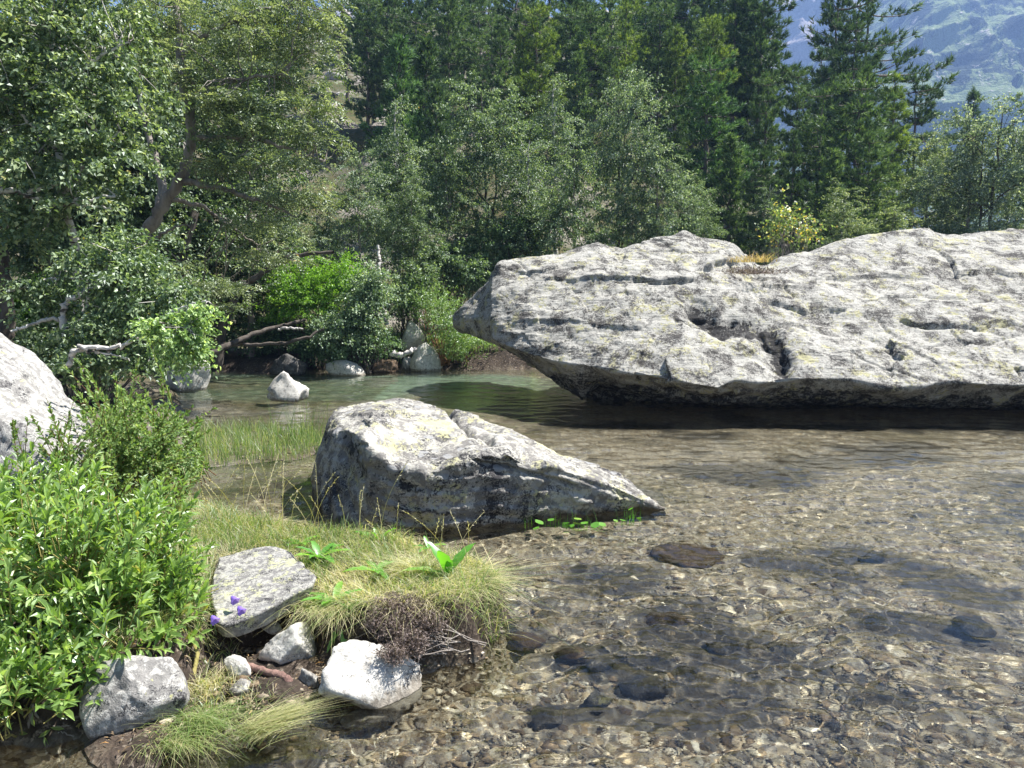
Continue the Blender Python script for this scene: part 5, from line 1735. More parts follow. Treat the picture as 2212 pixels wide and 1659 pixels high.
# ------------------------------------------------------------------ hillside rocks and ground cover
def build_hillside():
    rng = np.random.default_rng(41)
    protos = [rock_mesh("scree_rock", (1, 0.9, 0.8), M['scree'], 300 + i, planes=8, sub=4, rough=0.10, round_=0.0) for i in range(6)]
    spots = [(735, 90), (760, 110), (720, 100), (705, 150), (725, 170), (700, 200), (720, 230), (690, 250), (705, 270), (735, 255), (680, 290), (700, 310), (735, 210), (748, 150), (770, 85), (712, 125),
             (1590, 330), (1650, 400), (1668, 385), (1640, 420), (1600, 230), (920, 560), (980, 565), (1010, 560), (940, 590), (1060, 560), (890, 585), (1000, 520), (1030, 195), (1235, 60), (1300, 30),
             (960, 545), (1045, 575), (1120, 555), (905, 620), (985, 600), (730, 285), (758, 60), (745, 35)]
    for i, (px, py) in enumerate(spots):
        lo, hi = 17.0, 60.0
        for _ in range(30):
            m = (lo + hi) / 2
            p = Q(px, py, m)
            if p[2] > float(ground_z(np.array([p[0]]), np.array([m]))[0]):
                lo = m
            else:
                hi = m
        p = Q(px, py, lo)
        o = obj("scree_rock", protos[i % 6], None, p)
        s = rng.uniform(0.25, 0.7) * (1.4 if i < 3 else 1) * lo / 26
        o.scale = (s * rng.uniform(0.8, 1.5), s, s * rng.uniform(0.6, 1.0))
        o.rotation_euler = (rng.uniform(-0.3, 0.3), rng.uniform(-0.3, 0.3), rng.uniform(0, 6.28))
        tag(o, "pale grey scree rock on the wooded hillside among pines and birches", "rock", "scree rocks on the wooded hillside")
    # ground cover of heath and bilberry over the whole slope
    S = Soup()
    n = 3200
    y = 16.8 + 34 * rng.random(n) ** 1.2
    x = rng.uniform(-0.75, 0.75, n) * y
    z = ground_z(x, y)
    ok = (y > shore_y(x) + 0.3) & (fbm(np.stack([x, y, 0 * x], -1) * 0.3, 3, 9) > -0.35)
    P = np.stack([x, y, z], -1)[ok]
    k = len(P)
    d = unit(rng.normal(size=(k, 3)) * (1, 1, 0.2) + (0, 0, 0.9))
    spray_leaves(S, P - (0, 0, 0.05), d, rng.uniform(0.3, 0.8, k), 30, 0.075, rng, 'quad', 0.2, 0.5, 0.6)
    o = obj("undergrowth", S.mesh("undergrowth", M['leaf_birch'], False))
    o.color = (1.1, 1.15, 0.7, 1)
    tag(o, kind="stuff")


build_hillside()
# ------------------------------------------------------------------ foreground plants
M['litter'] = leaf_mat("leaf_litter", ((0, (0.05, 0.035, 0.02)), (0.5, (0.16, 0.11, 0.06)), (0.9, (0.34, 0.26, 0.16)), (1, (0.42, 0.22, 0.06))), 0.1, 0.03, 0.5)

def blades(S, P, lean, length, width, rng, bend=0.6, segs=4, tone=None):
    """curved grass blades; lean (k,3) horizontal-ish lean vectors"""
    k = len(P)
    t = np.linspace(0, 1, segs)
    L = np.broadcast_to(length, (k,))[:, None, None]
    up = np.array((0, 0, 1.0))
    lean = np.asarray(lean, float)
    C = P[:, None] + L * (t[None, :, None] * up * (1 - 0.35 * bend * t[None, :, None]) + (t[None, :, None] ** 1.6) * lean[:, None] * bend)
    hor = lean + 1e-3 * rng.normal(size=(k, 3))
    hor[:, 2] = 0
    a = rng.uniform(0, 6.28, k)
    side = unit(np.cross(unit(hor), up) + 0.8 * np.stack([np.cos(a), np.sin(a), 0 * a], -1))
    w = np.broadcast_to(np.asarray(width, float), (k,))[:, None, None] * (1 - t[None, :, None] ** 1.8 * 0.95) * 0.5
    V = np.stack([C - side[:, None] * w, C + side[:, None] * w], 2)  # k, segs, 2, 3
    j = np.arange(segs - 1)
    f = np.stack([2 * j, 2 * j + 1, 2 * j + 3, 2 * j + 2], -1)
    F = (np.arange(k)[:, None, None] * segs * 2 + f[None]).reshape(-1, 4)
    if tone is None:
        tone = rng.random(k)
    S.add(V.reshape(-1, 3), F, np.repeat(tone, segs * 2))


def sample_poly(rng, poly, n):
    lo, hi = poly.min(0), poly.max(0)
    out = []
    while sum(map(len, out)) < n:
        p = lo + (hi - lo) * rng.random((n, 2))
        out.append(p[poly_sd(p, poly) > 0])
    return np.concatenate(out)[:n]


SLAB2 = D2([(466, 1335), (455, 1262), (470, 1203), (545, 1182), (588, 1179), (628, 1190), (684, 1244), (676, 1258), (640, 1278), (560, 1322), (505, 1343), (480, 1346)], 0.31)


def on_ground(p):
    return np.column_stack([p, ground_z(p[:, 0], p[:, 1])])


def build_turf():
    rng = np.random.default_rng(51)
    S = Soup()
    vis = D2([(300, 1050), (480, 1085), (700, 1140), (1060, 1190), (1110, 1260), (1000, 1380), (430, 1370), (250, 1430), (150, 1300)], 0.2)
    p = sample_poly(rng, vis, 34000)
    sd = poly_sd(p, TURF)
    p = p[(sd > -0.05) & (poly_sd(p, SLAB2) < -0.012)]
    P = on_ground(p)
    n3 = np.column_stack([p, 0 * p[:, 0]])
    gr = smooth(-0.3, 0.5, fbm(n3 * 2.2, 3, 71) + 0.9 * smooth(-0.75, -1.15, p[:, 0]))  # greener towards the willow
    a = 3.0 * fbm(n3 * 2.5, 2, 72) + rng.normal(size=len(p)) * 0.9
    lean = np.column_stack([np.cos(a), np.sin(a), 0 * a]) * rng.uniform(0.4, 1.5, len(p))[:, None]
    edge = smooth(0.12, -0.03, poly_sd(p, TURF))
    lean[:, 1] -= 0.9 * edge
    lean[:, 2] -= 0.9 * edge * rng.random(len(p))
    tone = np.clip(0.35 + 0.75 * rng.random(len(p)) - 0.45 * gr, 0, 1)
    blades(S, P - (0, 0, 0.01), lean, (0.045 + 0.10 * rng.random(len(p)) ** 1.6) * (1 + 0.5 * edge), 0.0020 + 0.0024 * rng.random(len(p)), rng, 0.75, 4, tone)
    # thatch: bent and fallen straw, and stiff green blades standing through it
    q = sample_poly(rng, vis, 9000)
    q = q[(poly_sd(q, TURF) > -0.03) & (poly_sd(q, SLAB2) < -0.01)]
    Pq = on_ground(q)
    a = rng.uniform(0, 6.28, len(q))
    blades(S, Pq + (0, 0, 0.01), np.column_stack([np.cos(a), np.sin(a), -0.3 + 0 * a]) * rng.uniform(1.2, 2.6, len(q))[:, None], rng.uniform(0.05, 0.12, len(q)), 0.0026, rng, 1.1, 4, rng.uniform(0.55, 1.0, len(q)))
    q = sample_poly(rng, vis, 4200)
    q = q[(poly_sd(q, TURF) > 0.0) & (poly_sd(q, SLAB2) < -0.01) & (fbm(np.column_stack([q, 0 * q[:, 0]]) * 4, 3, 79) > -0.1)]
    blades(S, on_ground(q), np.column_stack([rng.normal(size=(len(q), 2)) * 0.5, 0 * q[:, 0]]), rng.uniform(0.08, 0.17, len(q)), 0.0042, rng, 0.6, 5, rng.uniform(0, 0.3, len(q)))
    # tall dry stalks with thin seed heads
    q = sample_poly(rng, D2([(420, 1110), (700, 1150), (900, 1172), (1040, 1200), (1050, 1260), (600, 1200), (420, 1180)], 0.26), 46)
    Pq = on_ground(q)
    ln = rng.uniform(0.22, 0.46, len(q))
    le = np.column_stack([rng.normal(size=(len(q), 2)) * 0.32, 0 * q[:, 0]])
    for i in range(len(q)):
        t = np.linspace(0, 1, 9)[:, None]
        c = Pq[i] + ln[i] * (t * (0, 0, 1) + t ** 2 * le[i])
        S.tube(c, np.linspace(0.0016, 0.0009, 9), 3, 0.8)
        hp = c[-3:].mean(0) + (c[-1] - c[-3])[None] * np.linspace(-0.6, 0.5, 10)[:, None]
        S.leaves(hp, unit(c[-1] - c[-2])[None] + 0.4 * rng.normal(size=(10, 3)), rdir(10, rng), 0.018, 0.004, 'quad', np.full(10, 0.9))
    o = obj("turf_grass", S.mesh("turf_grass", M['grass'], False))
    tag(o, kind="stuff")
    # grass rooted in the shallow water behind, and along the banks
    S = Soup()
    p = sample_poly(rng, D2([(395, 1015), (425, 930), (560, 930), (640, 938), (703, 948), (698, 978), (640, 998), (520, 1006), (430, 1018)], 0.0), 2600)
    P = on_ground(p)
    P[:, 2] = np.maximum(P[:, 2], -0.1)
    le = np.column_stack([0.35 * rng.normal(size=(len(p), 2)), 0 * p[:, 0]])
    blades(S, P, le, rng.uniform(0.10, 0.30, len(p)), 0.0045, rng, 0.7, 4, rng.random(len(p)))
    p = sample_poly(rng, D2([(940, 798), (1160, 797), (1180, 788), (1060, 780), (985, 776), (940, 790)], 0.0), 2600)
    P = on_ground(p)
    P[:, 2] = np.maximum(P[:, 2], -0.05)
    blades(S, P, np.column_stack([0.4 * rng.normal(size=(len(p), 2)), 0 * p[:, 0]]), rng.uniform(0.2, 0.5, len(p)), 0.014, rng, 0.6, 4, rng.random(len(p)))
    p = sample_poly(rng, D2([(700, 796), (960, 799), (960, 770), (880, 762), (700, 770)], 0.0), 1600)
    P = on_ground(p)
    P = P[P[:, 2] > 0.05]
    blades(S, P, np.column_stack([0.4 * rng.normal(size=(len(P), 2)), 0 * P[:, 0]]), rng.uniform(0.15, 0.4, len(P)), 0.014, rng, 0.6, 4, rng.random(len(P)))
    tag(obj("waterside_grass", S.mesh("waterside_grass", M['grass_green'], False)), kind="stuff")


build_turf()


def tuft(name, label, base, n, spread, lean_dir, length, width, bend, mat, seed, zoff=0.0, tone=(0.2, 1.0), fan=0.8, cat="grass tuft"):
    """base: (dx, dy, z) of the middle of the tuft"""
    rng = np.random.default_rng(seed)
    b = G(*base)
    S = Soup()
    P = np.column_stack([rng.normal(size=n) * spread[0], rng.normal(size=n) * spread[1], 0 * np.zeros(n) + zoff])
    le = np.asarray(lean_dir, float)[None] + fan * rng.normal(size=(n, 3)) * (1, 1, 0.15)
    blades(S, P, le, rng.uniform(length[0], length[1], n), width, rng, bend, 6, rng.uniform(tone[0], tone[1], n))
    o = obj(name, S.mesh(name, mat, False), None, b)
    return tag(o, label, cat)


tuft("grass_tussock", "largest grass tussock arching over the tip of the turf into the water", (1000, 1262, 0.20), 950, (0.075, 0.06), (0.35, -0.25, -0.45), (0.08, 0.25), 0.0042, 1.0, M['grass'], 81, tone=(0.0, 0.9), fan=1.1)
tuft("grass_tussock", "small grass tussock at the turf's edge above the heath shrub", (900, 1240, 0.26), 420, (0.05, 0.04), (-0.1, -0.3, -0.2), (0.10, 0.22), 0.003, 1.0, M['grass'], 82)
tuft("grass_tussock", "grass hanging over the soil bank between slab and heath shrub", (725, 1312, 0.23), 620, (0.10, 0.03), (0.0, -0.6, -0.7), (0.08, 0.18), 0.0036, 1.0, M['grass'], 83)
tuft("grass_tuft", "yellow wet grass streaming over the water at the lower edge", (545, 1592, 0.02), 420, (0.04, 0.03), (1.3, 0.7, -0.45), (0.10, 0.22), 0.003, 0.85, M['grass'], 84, tone=(0.25, 0.7), fan=0.35)
tuft("grass_tuft", "green grass beside the grey and white rock at the lower left", (425, 1570, 0.03), 420, (0.07, 0.05), (0.5, -0.4, -0.35), (0.08, 0.20), 0.003, 0.9, M['grass_green'], 85)
tuft("grass_tuft", "thin grass trailing in the water at the foot of the grey and white rock", (375, 1618, 0.01), 260, (0.06, 0.02), (0.7, -0.6, -0.5), (0.08, 0.20), 0.003, 0.85, M['grass'], 86, tone=(0.1, 0.6), fan=0.5)
tuft("grass_tuft", "short tan grass among pebbles behind the grey and white rock", (430, 1490, 0.05), 380, (0.06, 0.06), (0.1, -0.1, -0.2), (0.05, 0.12), 0.003, 0.8, M['grass'], 87)
tuft("grass_tuft", "little yellow green tuft at the waterline below the heath shrub", (870, 1452, -0.01), 130, (0.035, 0.015), (0.5, 0.1, -0.1), (0.04, 0.08), 0.004, 0.7, M['grass_green'], 88)
tuft("reed_tuft", "tall thin green reeds left of the wedge shaped boulder", (655, 960, 0.0), 75, (0.16, 0.08), (0.05, 0.0, 0.1), (0.35, 0.75), 0.006, 0.4, M['grass_green'], 89, zoff=-0.1, tone=(0.0, 0.5), fan=0.4, cat="reeds")
tuft("grass_tuft", "green sedge standing at the far bank beside the round white rock", (745, 772, 0.15), 130, (0.12, 0.1), (0.0, -0.1, 0.1), (0.5, 0.8), 0.02, 0.5, M['grass_green'], 90, tone=(0, 0.3), fan=0.4)
tuft("dry_grass_tuft", "dry straw coloured grass in the saddle on top of the big boulder", (1622, 566, 2.0), 160, (0.14, 0.12), (0.0, -0.1, 0.0), (0.06, 0.15), 0.008, 0.8, M['drygrass'], 91)


def build_willow():
    rng = np.random.default_rng(61)
    lobes = Lobes([(190, 1220, 3.25, 200, 150, 0.42), (50, 1150, 3.5, 190, 130, 0.45), (320, 1190, 3.45, 90, 95, 0.3), (270, 1330, 3.1, 120, 90, 0.32), (90, 1390, 2.95, 150, 90, 0.35), (40, 1080, 3.9, 150, 60, 0.35),
                   (330, 1110, 3.9, 80, 40, 0.25), (-120, 1250, 3.2, 150, 200, 0.4), (60, 1475, 2.75, 150, 55, 0.28), (-40, 1520, 2.6, 120, 40, 0.25), (200, 1478, 2.85, 90, 30, 0.2), (385, 1330, 3.15, 40, 60, 0.18), (370, 1260, 3.35, 50, 70, 0.22), (210, 1440, 2.95, 110, 45, 0.25)])
    S, T, D = Soup(), Soup(), Soup()
    n = 1120
    P, d, w = lobe_points(rng, lobes, n, 0.36)
    keep = P[:, 2] > 0.10
    P, d = P[keep], d[keep]
    n = len(P)
    dr = unit(d * 0.7 + np.array((0.1, -0.1, 0.75)) + 0.5 * rdir(n, rng))
    per = 12
    L = rng.uniform(0.09, 0.24, n)
    t = np.linspace(0.08, 1, per)[None, :] + 0.03 * rng.normal(size=(n, per))
    Q0 = P[:, None] + dr[:, None] * (L[:, None] * (t - 0.55))[..., None]
    ang = (np.arange(per) * 2.4)[None] + rng.uniform(0, 6.28, (n, 1))
    e1 = unit(np.cross(dr, (0.3, 0.2, 0.9)))
    e2 = np.cross(dr, e1)
    rad = np.cos(ang)[..., None] * e1[:, None] + np.sin(ang)[..., None] * e2[:, None]
    ax = unit(rad * (0.95 - 0.5 * t[..., None]) + dr[:, None] * (0.55 + 0.7 * t[..., None]) + 0.22 * rng.normal(size=(n, per, 3)))
    nr = unit(dr[:, None] - 0.2 * rad + np.array((0, 0, 0.35)))
    sz = 0.070 * (1 - 0.45 * np.abs(t - 0.45)) * rng.uniform(0.7, 1.25, (n, per)) * rng.uniform(0.65, 1.3, (n, 1))
    sz = np.where(rng.random((n, per)) < 0.14, 0.008, sz)
    tone = np.clip(0.5 * rng.random((n, per)) + 0.4 * rng.random((n, 1)) + 0.1 * t, 0, 0.97)
    tone = np.where(rng.random((n, per)) < 0.008, 1.0, tone)
    S.leaves(Q0.reshape(-1, 3), ax.reshape(-1, 3), nr.reshape(-1, 3), sz.ravel(), (sz * 0.30).ravel(), 'fold', tone.ravel(), 0.18)
    base = G(60, 1500, 0.05)
    for i in range(n):
        a = P[i] - dr[i] * L[i] * 0.9
        T.tube(np.array([a, P[i], P[i] + dr[i] * L[i] * 0.45]), (0.0028, 0.0022, 0.0012), 4)
    for i in rng.choice(n, 130, replace=False):
        limb(T, base + rng.normal(size=3) * (0.25, 0.15, 0.02), P[i] - dr[i] * L[i] * 0.9, 0.010, 0.003, rng, 0.14, 8, 5)
    # leafless lower twigs hanging over the water
    for pts, r in (([(70, 1520), (62, 1560), (66, 1600), (62, 1650)], 0.006), ([(70, 1530), (90, 1560), (125, 1600), (140, 1640)], 0.005), ([(66, 1590), (80, 1610), (100, 1620)], 0.003),
                   ([(95, 1565), (120, 1570), (150, 1568)], 0.003), ([(60, 1610), (45, 1625), (40, 1640)], 0.003), ([(120, 1595), (125, 1580), (160, 1590)], 0.003)):
        limb_px(D, [(x, y, 2.72) for x, y in pts], r, r * 0.5, rng, 5, 0.002)
    Ly = np.array([Q(x, y, 2.70) for x, y in [(30, 1560), (60, 1585), (95, 1590), (50, 1545), (120, 1540), (140, 1575), (75, 1570), (110, 1575)]])
    t0 = thing("willow_bush", "bright green willow bush with long glossy leaves filling the lower left", "willow bush", base)
    for nm, soup, m in (("stems", T, M['stem_olive']), ("foliage", S, M['leaf_willow']), ("dead_twigs", D, M['bark_grey'])):
        soup.V = [v - base for v in soup.V]
        obj(nm, soup.mesh(nm, m, nm == "stems"), t0)
    Y2 = Soup()
    Y2.leaves(Ly - base, rdir(8, rng) * (1, 0.3, 1), np.tile((0.2, -0.8, 0.5), (8, 1)) + 0.3 * rdir(8, rng), 0.055, 0.015, 'fold', np.full(8, 0.6))
    obj("yellowed_leaves", Y2.mesh("yellowed_leaves", M['leaf_yellow'], False), t0)


build_willow()


def sallow(name, label, roots, tips, seed, leaf=0.056, per=44, group=None, extra=None):
    """upright red stemmed willow: stems from roots to tips"""
    rng = np.random.default_rng(seed)
    S, T = Soup(), Soup()
    base = np.mean([G(*r) for r in roots], axis=0)
    for (px, py, Y) in tips:
        r = G(*roots[rng.integers(len(roots))]) + rng.normal(size=3) * (0.10, 0.12, 0)
        tip = Q(px, py, Y)
        mid = r * 0.5 + tip * 0.5 + (0.1 * (r[0] - tip[0]), 0, 0.12 * (tip[2] - r[2]))
        c = bez(r, mid, tip, 14)
        T.tube(c, np.linspace(0.004, 0.0014, 14), 5)
        ln = np.linalg.norm(tip - r)
        m = int(per * ln / 0.7)
        t = 1 - rng.random(m) ** 0.85 * 0.86
        q = np.stack([np.interp(t * 13, np.arange(14), c[:, i]) for i in range(3)], -1)
        dr = unit(tip - mid)
        rad = rdir(m, rng)
        rad = unit(rad - (rad @ dr)[:, None] * dr)
        ax = unit(rad * (0.8 - 0.35 * t[:, None]) + dr * (0.55 + 0.5 * t[:, None]))
        S.leaves(q, ax, unit(dr[None] - 0.35 * rad + 0.2 * rdir(m, rng)), leaf * rng.uniform(0.6, 1.25, m) * (1.15 - 0.5 * t), leaf * 0.36 * rng.uniform(0.8, 1.2, m), 'fold', np.clip(0.9 * rng.random(m), 0, 1), 0.1)
    t0 = thing(name, label, "willow shrub", base, group)
    for nm, soup, m in (("stems", T, M['stem_red']), ("foliage", S, M['leaf_sallow'])):
        soup.V = [v - base for v in soup.V]
        obj(nm, soup.mesh(nm, m, nm == "stems"), t0)


_r = np.random.default_rng(63)
tips = [(137, 790, 5.2), (160, 770, 5.3), (172, 850, 5.1), (205, 835, 5.3), (230, 880, 5.2), (258, 842, 5.4), (285, 800, 5.4), (318, 730, 5.5), (322, 860, 5.3), (345, 810, 5.5), (366, 870, 5.4), (390, 890, 5.3), (415, 880, 5.4),
        (440, 905, 5.3), (455, 930, 5.2), (470, 880, 5.4), (300, 770, 5.3), (190, 800, 5.2), (245, 810, 5.5)]
tips += [(x, max(_r.uniform(800, 1010), 790 + 0.42 * (x - 150)), _r.uniform(4.6, 5.5)) for x in _r.uniform(150, 440, 95)]
sallow("willow_shrub", "slender red stemmed willow shrub with upright shoots between pale boulder and inlet", [(230, 1060, 0.15), (300, 1065, 0.15), (360, 1050, 0.1), (260, 1050, 0.15), (400, 1040, 0.05)], tips, 64)
tips = [(_r.uniform(20, 260), _r.uniform(880, 1040), _r.uniform(4.2, 4.7)) for _ in range(60)] + [(100, 860, 4.5), (165, 850, 4.5), (140, 900, 4.4), (60, 905, 4.4)]
sallow("willow_shrub", "lower loose willow shrub growing in front of the pale left boulder", [(60, 1130, 0.2), (150, 1120, 0.2), (230, 1110, 0.2)], tips, 65, 0.050, 34)
tips = [(_r.uniform(270, 440), _r.uniform(1010, 1080), _r.uniform(4.3, 4.8)) for _ in range(45)]
sallow("willow_shrub", "small grey green willow shrub at the water's edge beside the inlet", [(320, 1105, 0.2), (370, 1100, 0.2), (290, 1105, 0.2)], tips, 66, 0.045, 36)


def rosette(label, px, py, z, n, L, seed, up=0.8, drop=0.0, name="broadleaf_herb"):
    rng = np.random.default_rng(seed)
    S = Soup()
    a = np.linspace(0, 6.28, n, endpoint=False) + rng.normal(size=n) * 0.4
    ax = np.column_stack([np.cos(a), np.sin(a), up * rng.uniform(0.3, 1.3, n) - drop])
    nr = np.column_stack([-0.5 * np.cos(a), -0.5 * np.sin(a), np.ones(n)])
    for i in range(n):
        l = L * rng.uniform(0.65, 1.1)
        w = l * rng.uniform(0.2, 0.26)
        t = np.linspace(0, 1, 8)
        d = unit(ax[i])
        c = l * (t[:, None] * d + (t ** 2)[:, None] * np.array((0, 0, -0.28)))
        s = unit(np.cross(nr[i], d))
        nn = np.cross(d, s)
        prof = w * 0.5 * np.sin(np.pi * np.clip(t * 0.93 + 0.07, 0, 1)) ** 0.8
        prof[-1] = 0.0005
        wv = 0.08 * w * np.sin(t * 17 + i)
        V = np.stack([c + s * prof[:, None] + nn * (0.35 * prof + wv)[:, None], c, c - s * prof[:, None] + nn * (0.35 * prof - wv)[:, None]], 1)
        S.add(V.reshape(-1, 3), grid_faces(8, 3), np.clip(rng.random() * 0.9, 0, 1))
    tag(obj(name, S.mesh(name, M['herb'], True), None, G(px, py, z)), label, "herb")


rosette("broad leaved herb in the turf just right of the slab's far corner", 690, 1205, 0.29, 8, 0.189, 91)
rosette("broad leaved herb halfway between slab and largest tussock", 815, 1235, 0.28, 7, 0.176, 92)
rosette("tallest upright broad leaved herb growing in the largest grass tussock", 968, 1245, 0.27, 6, 0.257, 93, 1.6)
rosette("broad leaved herb at the turf edge touching the slab's right corner", 722, 1300, 0.25, 7, 0.189, 94, 0.5)
rosette("drooping herb leaves hanging down the soil bank below the slab corner", 748, 1335, 0.2, 4, 0.176, 95, 0.2, 0.9)
rosette("small upright herb at the back of the turf in front of the wedge boulder", 818, 1172, 0.27, 4, 0.176, 96, 1.6)
rosette("small herb with one raised leaf at the back right of the turf", 925, 1185, 0.27, 4, 0.149, 97, 1.2)
rosette("pale herb at the back of the turf nearest the slab", 650, 1175, 0.28, 5, 0.162, 98)


def marsh_plant(label, pts, seed, n, s):
    rng = np.random.default_rng(seed)
    base = G(pts[0][0], pts[0][1], 0)
    t0 = thing("water_plant", label, "water plant", base)
    St = Soup()
    for (px, py, z) in pts:
        c = G(px, py, 0) + (0, 0, z + 0.006) - base
        a = np.linspace(0, 6.28, 14, endpoint=False)
        r = s * rng.uniform(0.7, 1.2) * (1 - 0.35 * np.cos(a) ** 8)
        tl = rng.normal(size=2) * (0.15 if z < 0.03 else 0.6)
        V = np.column_stack([r * np.cos(a), 0.8 * r * np.sin(a), r * (np.cos(a) * tl[0] + np.sin(a) * tl[1])])
        S = Soup()
        S.add(np.concatenate([V, [(0, 0, -0.004)]]), np.stack([np.arange(14), np.roll(np.arange(14), -1), np.full(14, 14)], -1), rng.random())
        obj("leaf", S.mesh("leaf", M['herb'], True), t0, c)
        St.tube(np.array([c - (0, 0, z + 0.1), c - (0.005, 0, z * 0.5 + 0.03), c - (0, 0, 0.004)]), 0.002, 4, 0.3)
    blades(St, rng.normal(size=(n, 3)) * (s * 3.2, s * 1.2, 0) + (s * 3, 0, -0.05), np.column_stack([0.2 * rng.normal(size=(n, 2)), np.zeros(n)]), rng.uniform(0.10, 0.22, n), 0.004, rng, 0.5, 4, rng.uniform(0, 0.6, n))
    obj("stems", St.mesh("stems", M['herb'], False), t0)


marsh_plant("round leaved water plant with a raised leaf at the boulder's foot", [(1165, 1135, 0.02), (1150, 1118, 0.04), (1178, 1120, 0.05), (1172, 1092, 0.14), (1158, 1142, 0.0), (1190, 1130, 0.02)], 101, 10, 0.035)
marsh_plant("pale round leaves floating in a row below the boulder's right end", [(1235, 1137, 0.0), (1262, 1134, 0.01), (1285, 1136, 0.0), (1248, 1128, 0.02), (1300, 1134, 0.0), (1222, 1134, 0.01)], 102, 14, 0.034)
marsh_plant("small green water plant nearest the boulder's pointed tip", [(1330, 1126, 0.0), (1345, 1128, 0.01), (1380, 1120, 0.0), (1362, 1112, 0.04)], 103, 14, 0.026)


def bellflower(label, px, py, z0, h, seed, pink=False):
    rng = np.random.default_rng(seed)
    b = G(px, py, z0)
    t = thing("bellflower" if not pink else "thyme_flower", label, "flower", b)
    T = Soup()
    top = np.array((0.01, -0.01, h))
    T.tube(bez((0, 0, -0.02), (0.015, 0, h * 0.6), top, 7), 0.0012, 4)
    obj("stem", T.mesh("stem", M['herb']), t)
    S = Soup()
    if pink:
        p = top + rng.normal(size=(16, 3)) * (0.008, 0.008, 0.006)
        S.leaves(p, rdir(16, rng), rdir(16, rng), 0.008, 0.006, 'quad')
    else:
        rows = []
        for u, r in ((0, 0.003), (0.008, 0.010), (0.018, 0.013), (0.027, 0.0145), (0.034, 0.020)):
            a = np.linspace(0, 6.28, 20, endpoint=False)
            rr = r * (1 + (0.18 * np.cos(5 * a) if u > 0.02 else 0))
            d = np.array((0.55, -0.45, -0.45))
            d = d / np.linalg.norm(d)
            e1 = unit(np.cross(d, (0, 0, 1)))
            e2 = np.cross(d, e1)
            rows.append(top + d * u + (np.cos(a) * rr)[:, None] * e1 + (np.sin(a) * rr)[:, None] * e2)
        S.add(np.array(rows), grid_faces(5, 20, True), rng.random())
    obj("bloom", S.mesh("bloom", M['pinkpetal'] if pink else M['petal'], True), t)


bellflower("violet bellflower at the slab's lower corner, biggest of the three", 455, 1345, 0.27, 0.035, 111)
bellflower("violet bellflower standing over the middle of the slab", 512, 1325, 0.30, 0.035, 112)
bellflower("violet bellflower highest up at the slab's left side", 498, 1300, 0.31, 0.03, 113)
bellflower("tiny pink flower head hanging below the slab's front corner", 506, 1350, 0.22, 0.01, 114, True)


def build_heath():
    rng = np.random.default_rng(71)
    S = Soup()
    lobes = Lobes([(835, 1318, 3.30, 42, 28, 0.08), (880, 1312, 3.32, 40, 24, 0.08), (905, 1340, 3.28, 40, 28, 0.07), (850, 1362, 3.22, 42, 30, 0.07), (890, 1388, 3.16, 40, 30, 0.06), (812, 1345, 3.25, 30, 20, 0.05),
                   (850, 1412, 3.08, 38, 24, 0.05), (935, 1345, 3.26, 30, 24, 0.05)])
    P, d, w = lobe_points(rng, lobes, 2600, 0.55)
    base = np.array((lobes[:, 0].mean(), lobes[:, 1].mean() + 0.08, 0.10))
    dr = unit(d * 0.5 + np.array((0.1, -0.5, 0.25)) + 0.6 * rdir(len(P), rng))
    per = 9
    t = np.linspace(0, 1, per)[None, :, None]
    q = P[:, None] + dr[:, None] * 0.045 * (t - 0.5)
    ax = unit(dr[:, None] * 0.7 + 0.8 * rdir(len(P) * per, rng).reshape(len(P), per, 3))
    S.leaves(q.reshape(-1, 3) - base, ax.reshape(-1, 3), rdir(len(P) * per, rng), 0.012, 0.0035, 'needle', rng.random(len(P) * per))
    T = Soup()
    for i in rng.choice(len(P), 260, replace=False):
        limb(T, base + rng.normal(size=3) * (0.12, 0.03, 0.03) - base, P[i] - base, 0.004, 0.001, rng, 0.15, 6, 4)
    t0 = thing("heath_shrub", "low brown grey heath shrub drooping from the turf edge over the water", "heath shrub", base)
    obj("twigs", T.mesh("twigs", M['bark_grey']), t0)
    obj("foliage", S.mesh("foliage", M['heath'], False), t0)
    # a smaller one in the saddle on the boulder
    S = Soup()
    c = Q(1625, 592, 12.0)
    p = rng.normal(size=(900, 3)) * (0.22, 0.15, 0.05)
    p[:, 2] = np.abs(p[:, 2])
    S.leaves(p, rdir(900, rng) + (0, 0, 0.5), rdir(900, rng), 0.06, 0.012, 'needle')
    tag(obj("heath_shrub", S.mesh("heath_shrub", M['heath'], False), None, c), "reddish brown heath clump in the soil notch on the big boulder", "heath shrub")


build_heath()


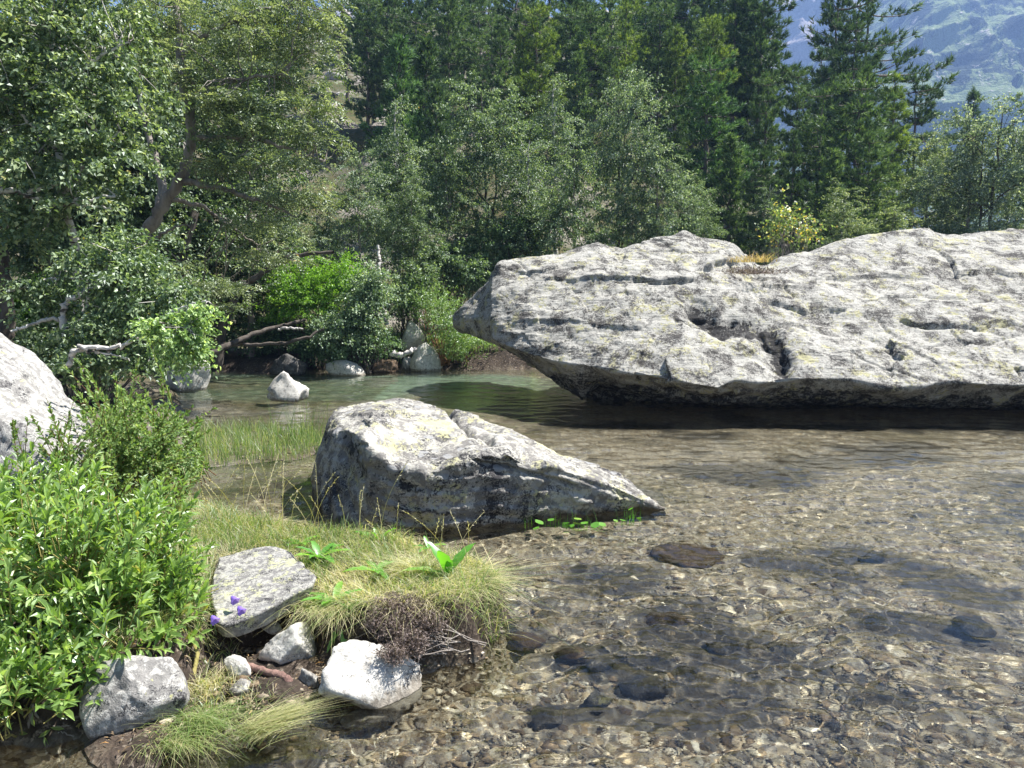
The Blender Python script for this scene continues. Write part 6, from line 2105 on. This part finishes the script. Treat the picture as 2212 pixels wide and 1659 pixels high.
def build_litter():
    rng = np.random.default_rng(77)
    S = Soup()
    p = sample_poly(rng, D2([(150, 1500), (430, 1350), (700, 1300), (960, 1330), (940, 1370), (700, 1440), (600, 1500), (430, 1560), (300, 1640)], 0.1), 1900)
    P = on_ground(p)
    P = P[P[:, 2] > 0.0] + (0, 0, 0.006)
    n = len(P)
    S.leaves(P, rdir(n, rng) * (1, 1, 0.25), np.array((0, 0, 1.0)) + 0.5 * rdir(n, rng), rng.uniform(0.008, 0.05, n), rng.uniform(0.002, 0.008, n), 'quad', rng.random(n))
    tag(obj("leaf_litter", S.mesh("leaf_litter", M['litter'], False)), kind="stuff")
    S = Soup()
    p = sample_poly(rng, D2([(380, 1500), (420, 1400), (480, 1380), (560, 1480), (640, 1520), (480, 1620), (380, 1640)], 0.05), 900)
    P = on_ground(p)
    P = P[(P[:, 2] > -0.03) & (fbm(P * 6, 3, 80) > -0.1)]
    blades(S, P, np.column_stack([rng.normal(size=(len(P), 2)) * 0.8, 0 * P[:, 0]]), rng.uniform(0.03, 0.10, len(P)), 0.003, rng, 0.8, 4, rng.random(len(P)))
    tag(obj("bank_grass", S.mesh("bank_grass", M['grass'], False)), kind="stuff")


build_litter()


def build_roots():
    rng = np.random.default_rng(73)
    for lab, pts, r0, r1 in (("thick reddish root bending down to the water by the white rounded rock", [(505, 1428, 0.06), (540, 1440, 0.07), (585, 1455, 0.075), (615, 1462, 0.07), (630, 1480, 0.05), (634, 1510, -0.03)], 0.016, 0.020),
                             ("thin brown root hanging from the turf above the sunlit white rock", [(700, 1330, 0.22), (690, 1350, 0.18), (700, 1385, 0.10), (690, 1410, 0.06)], 0.003, 0.0015),
                             ("thin stick lying across the soil left of the flat white rock", [(445, 1345, 0.2), (480, 1390, 0.12), (520, 1425, 0.08)], 0.003, 0.0015)):
        P = np.array([G(x, y, z) for x, y, z in pts])
        n = 30
        q = np.linspace(0, len(P) - 1, n)
        W = np.stack([np.interp(q, np.arange(len(P)), P[:, i]) for i in range(3)], -1)
        for _ in range(3):
            W[1:-1] = 0.5 * W[1:-1] + 0.25 * (W[:-2] + W[2:])
        T = Soup()
        T.tube(W, np.linspace(r0, r1, n) * (1 + 0.10 * rng.normal(size=n)), 10)
        T.V = [v - P[0] for v in T.V]
        tag(obj("tree_root" if r0 > 0.01 else "stick", T.mesh("tree_root", M['bark_root']), None, P[0]), lab, "root" if r0 > 0.01 else "stick")


build_roots()

# light reaches the stream bed through the rippled surface
sun_d.cycles.is_caustics_light = True
for o in scene.objects:
    if o.type == 'MESH' and (o.name.split('.')[0] in ('ground', 'gravel', 'submerged_rock', 'rock', 'boulder')):
        o.cycles.is_caustics_receiver = True
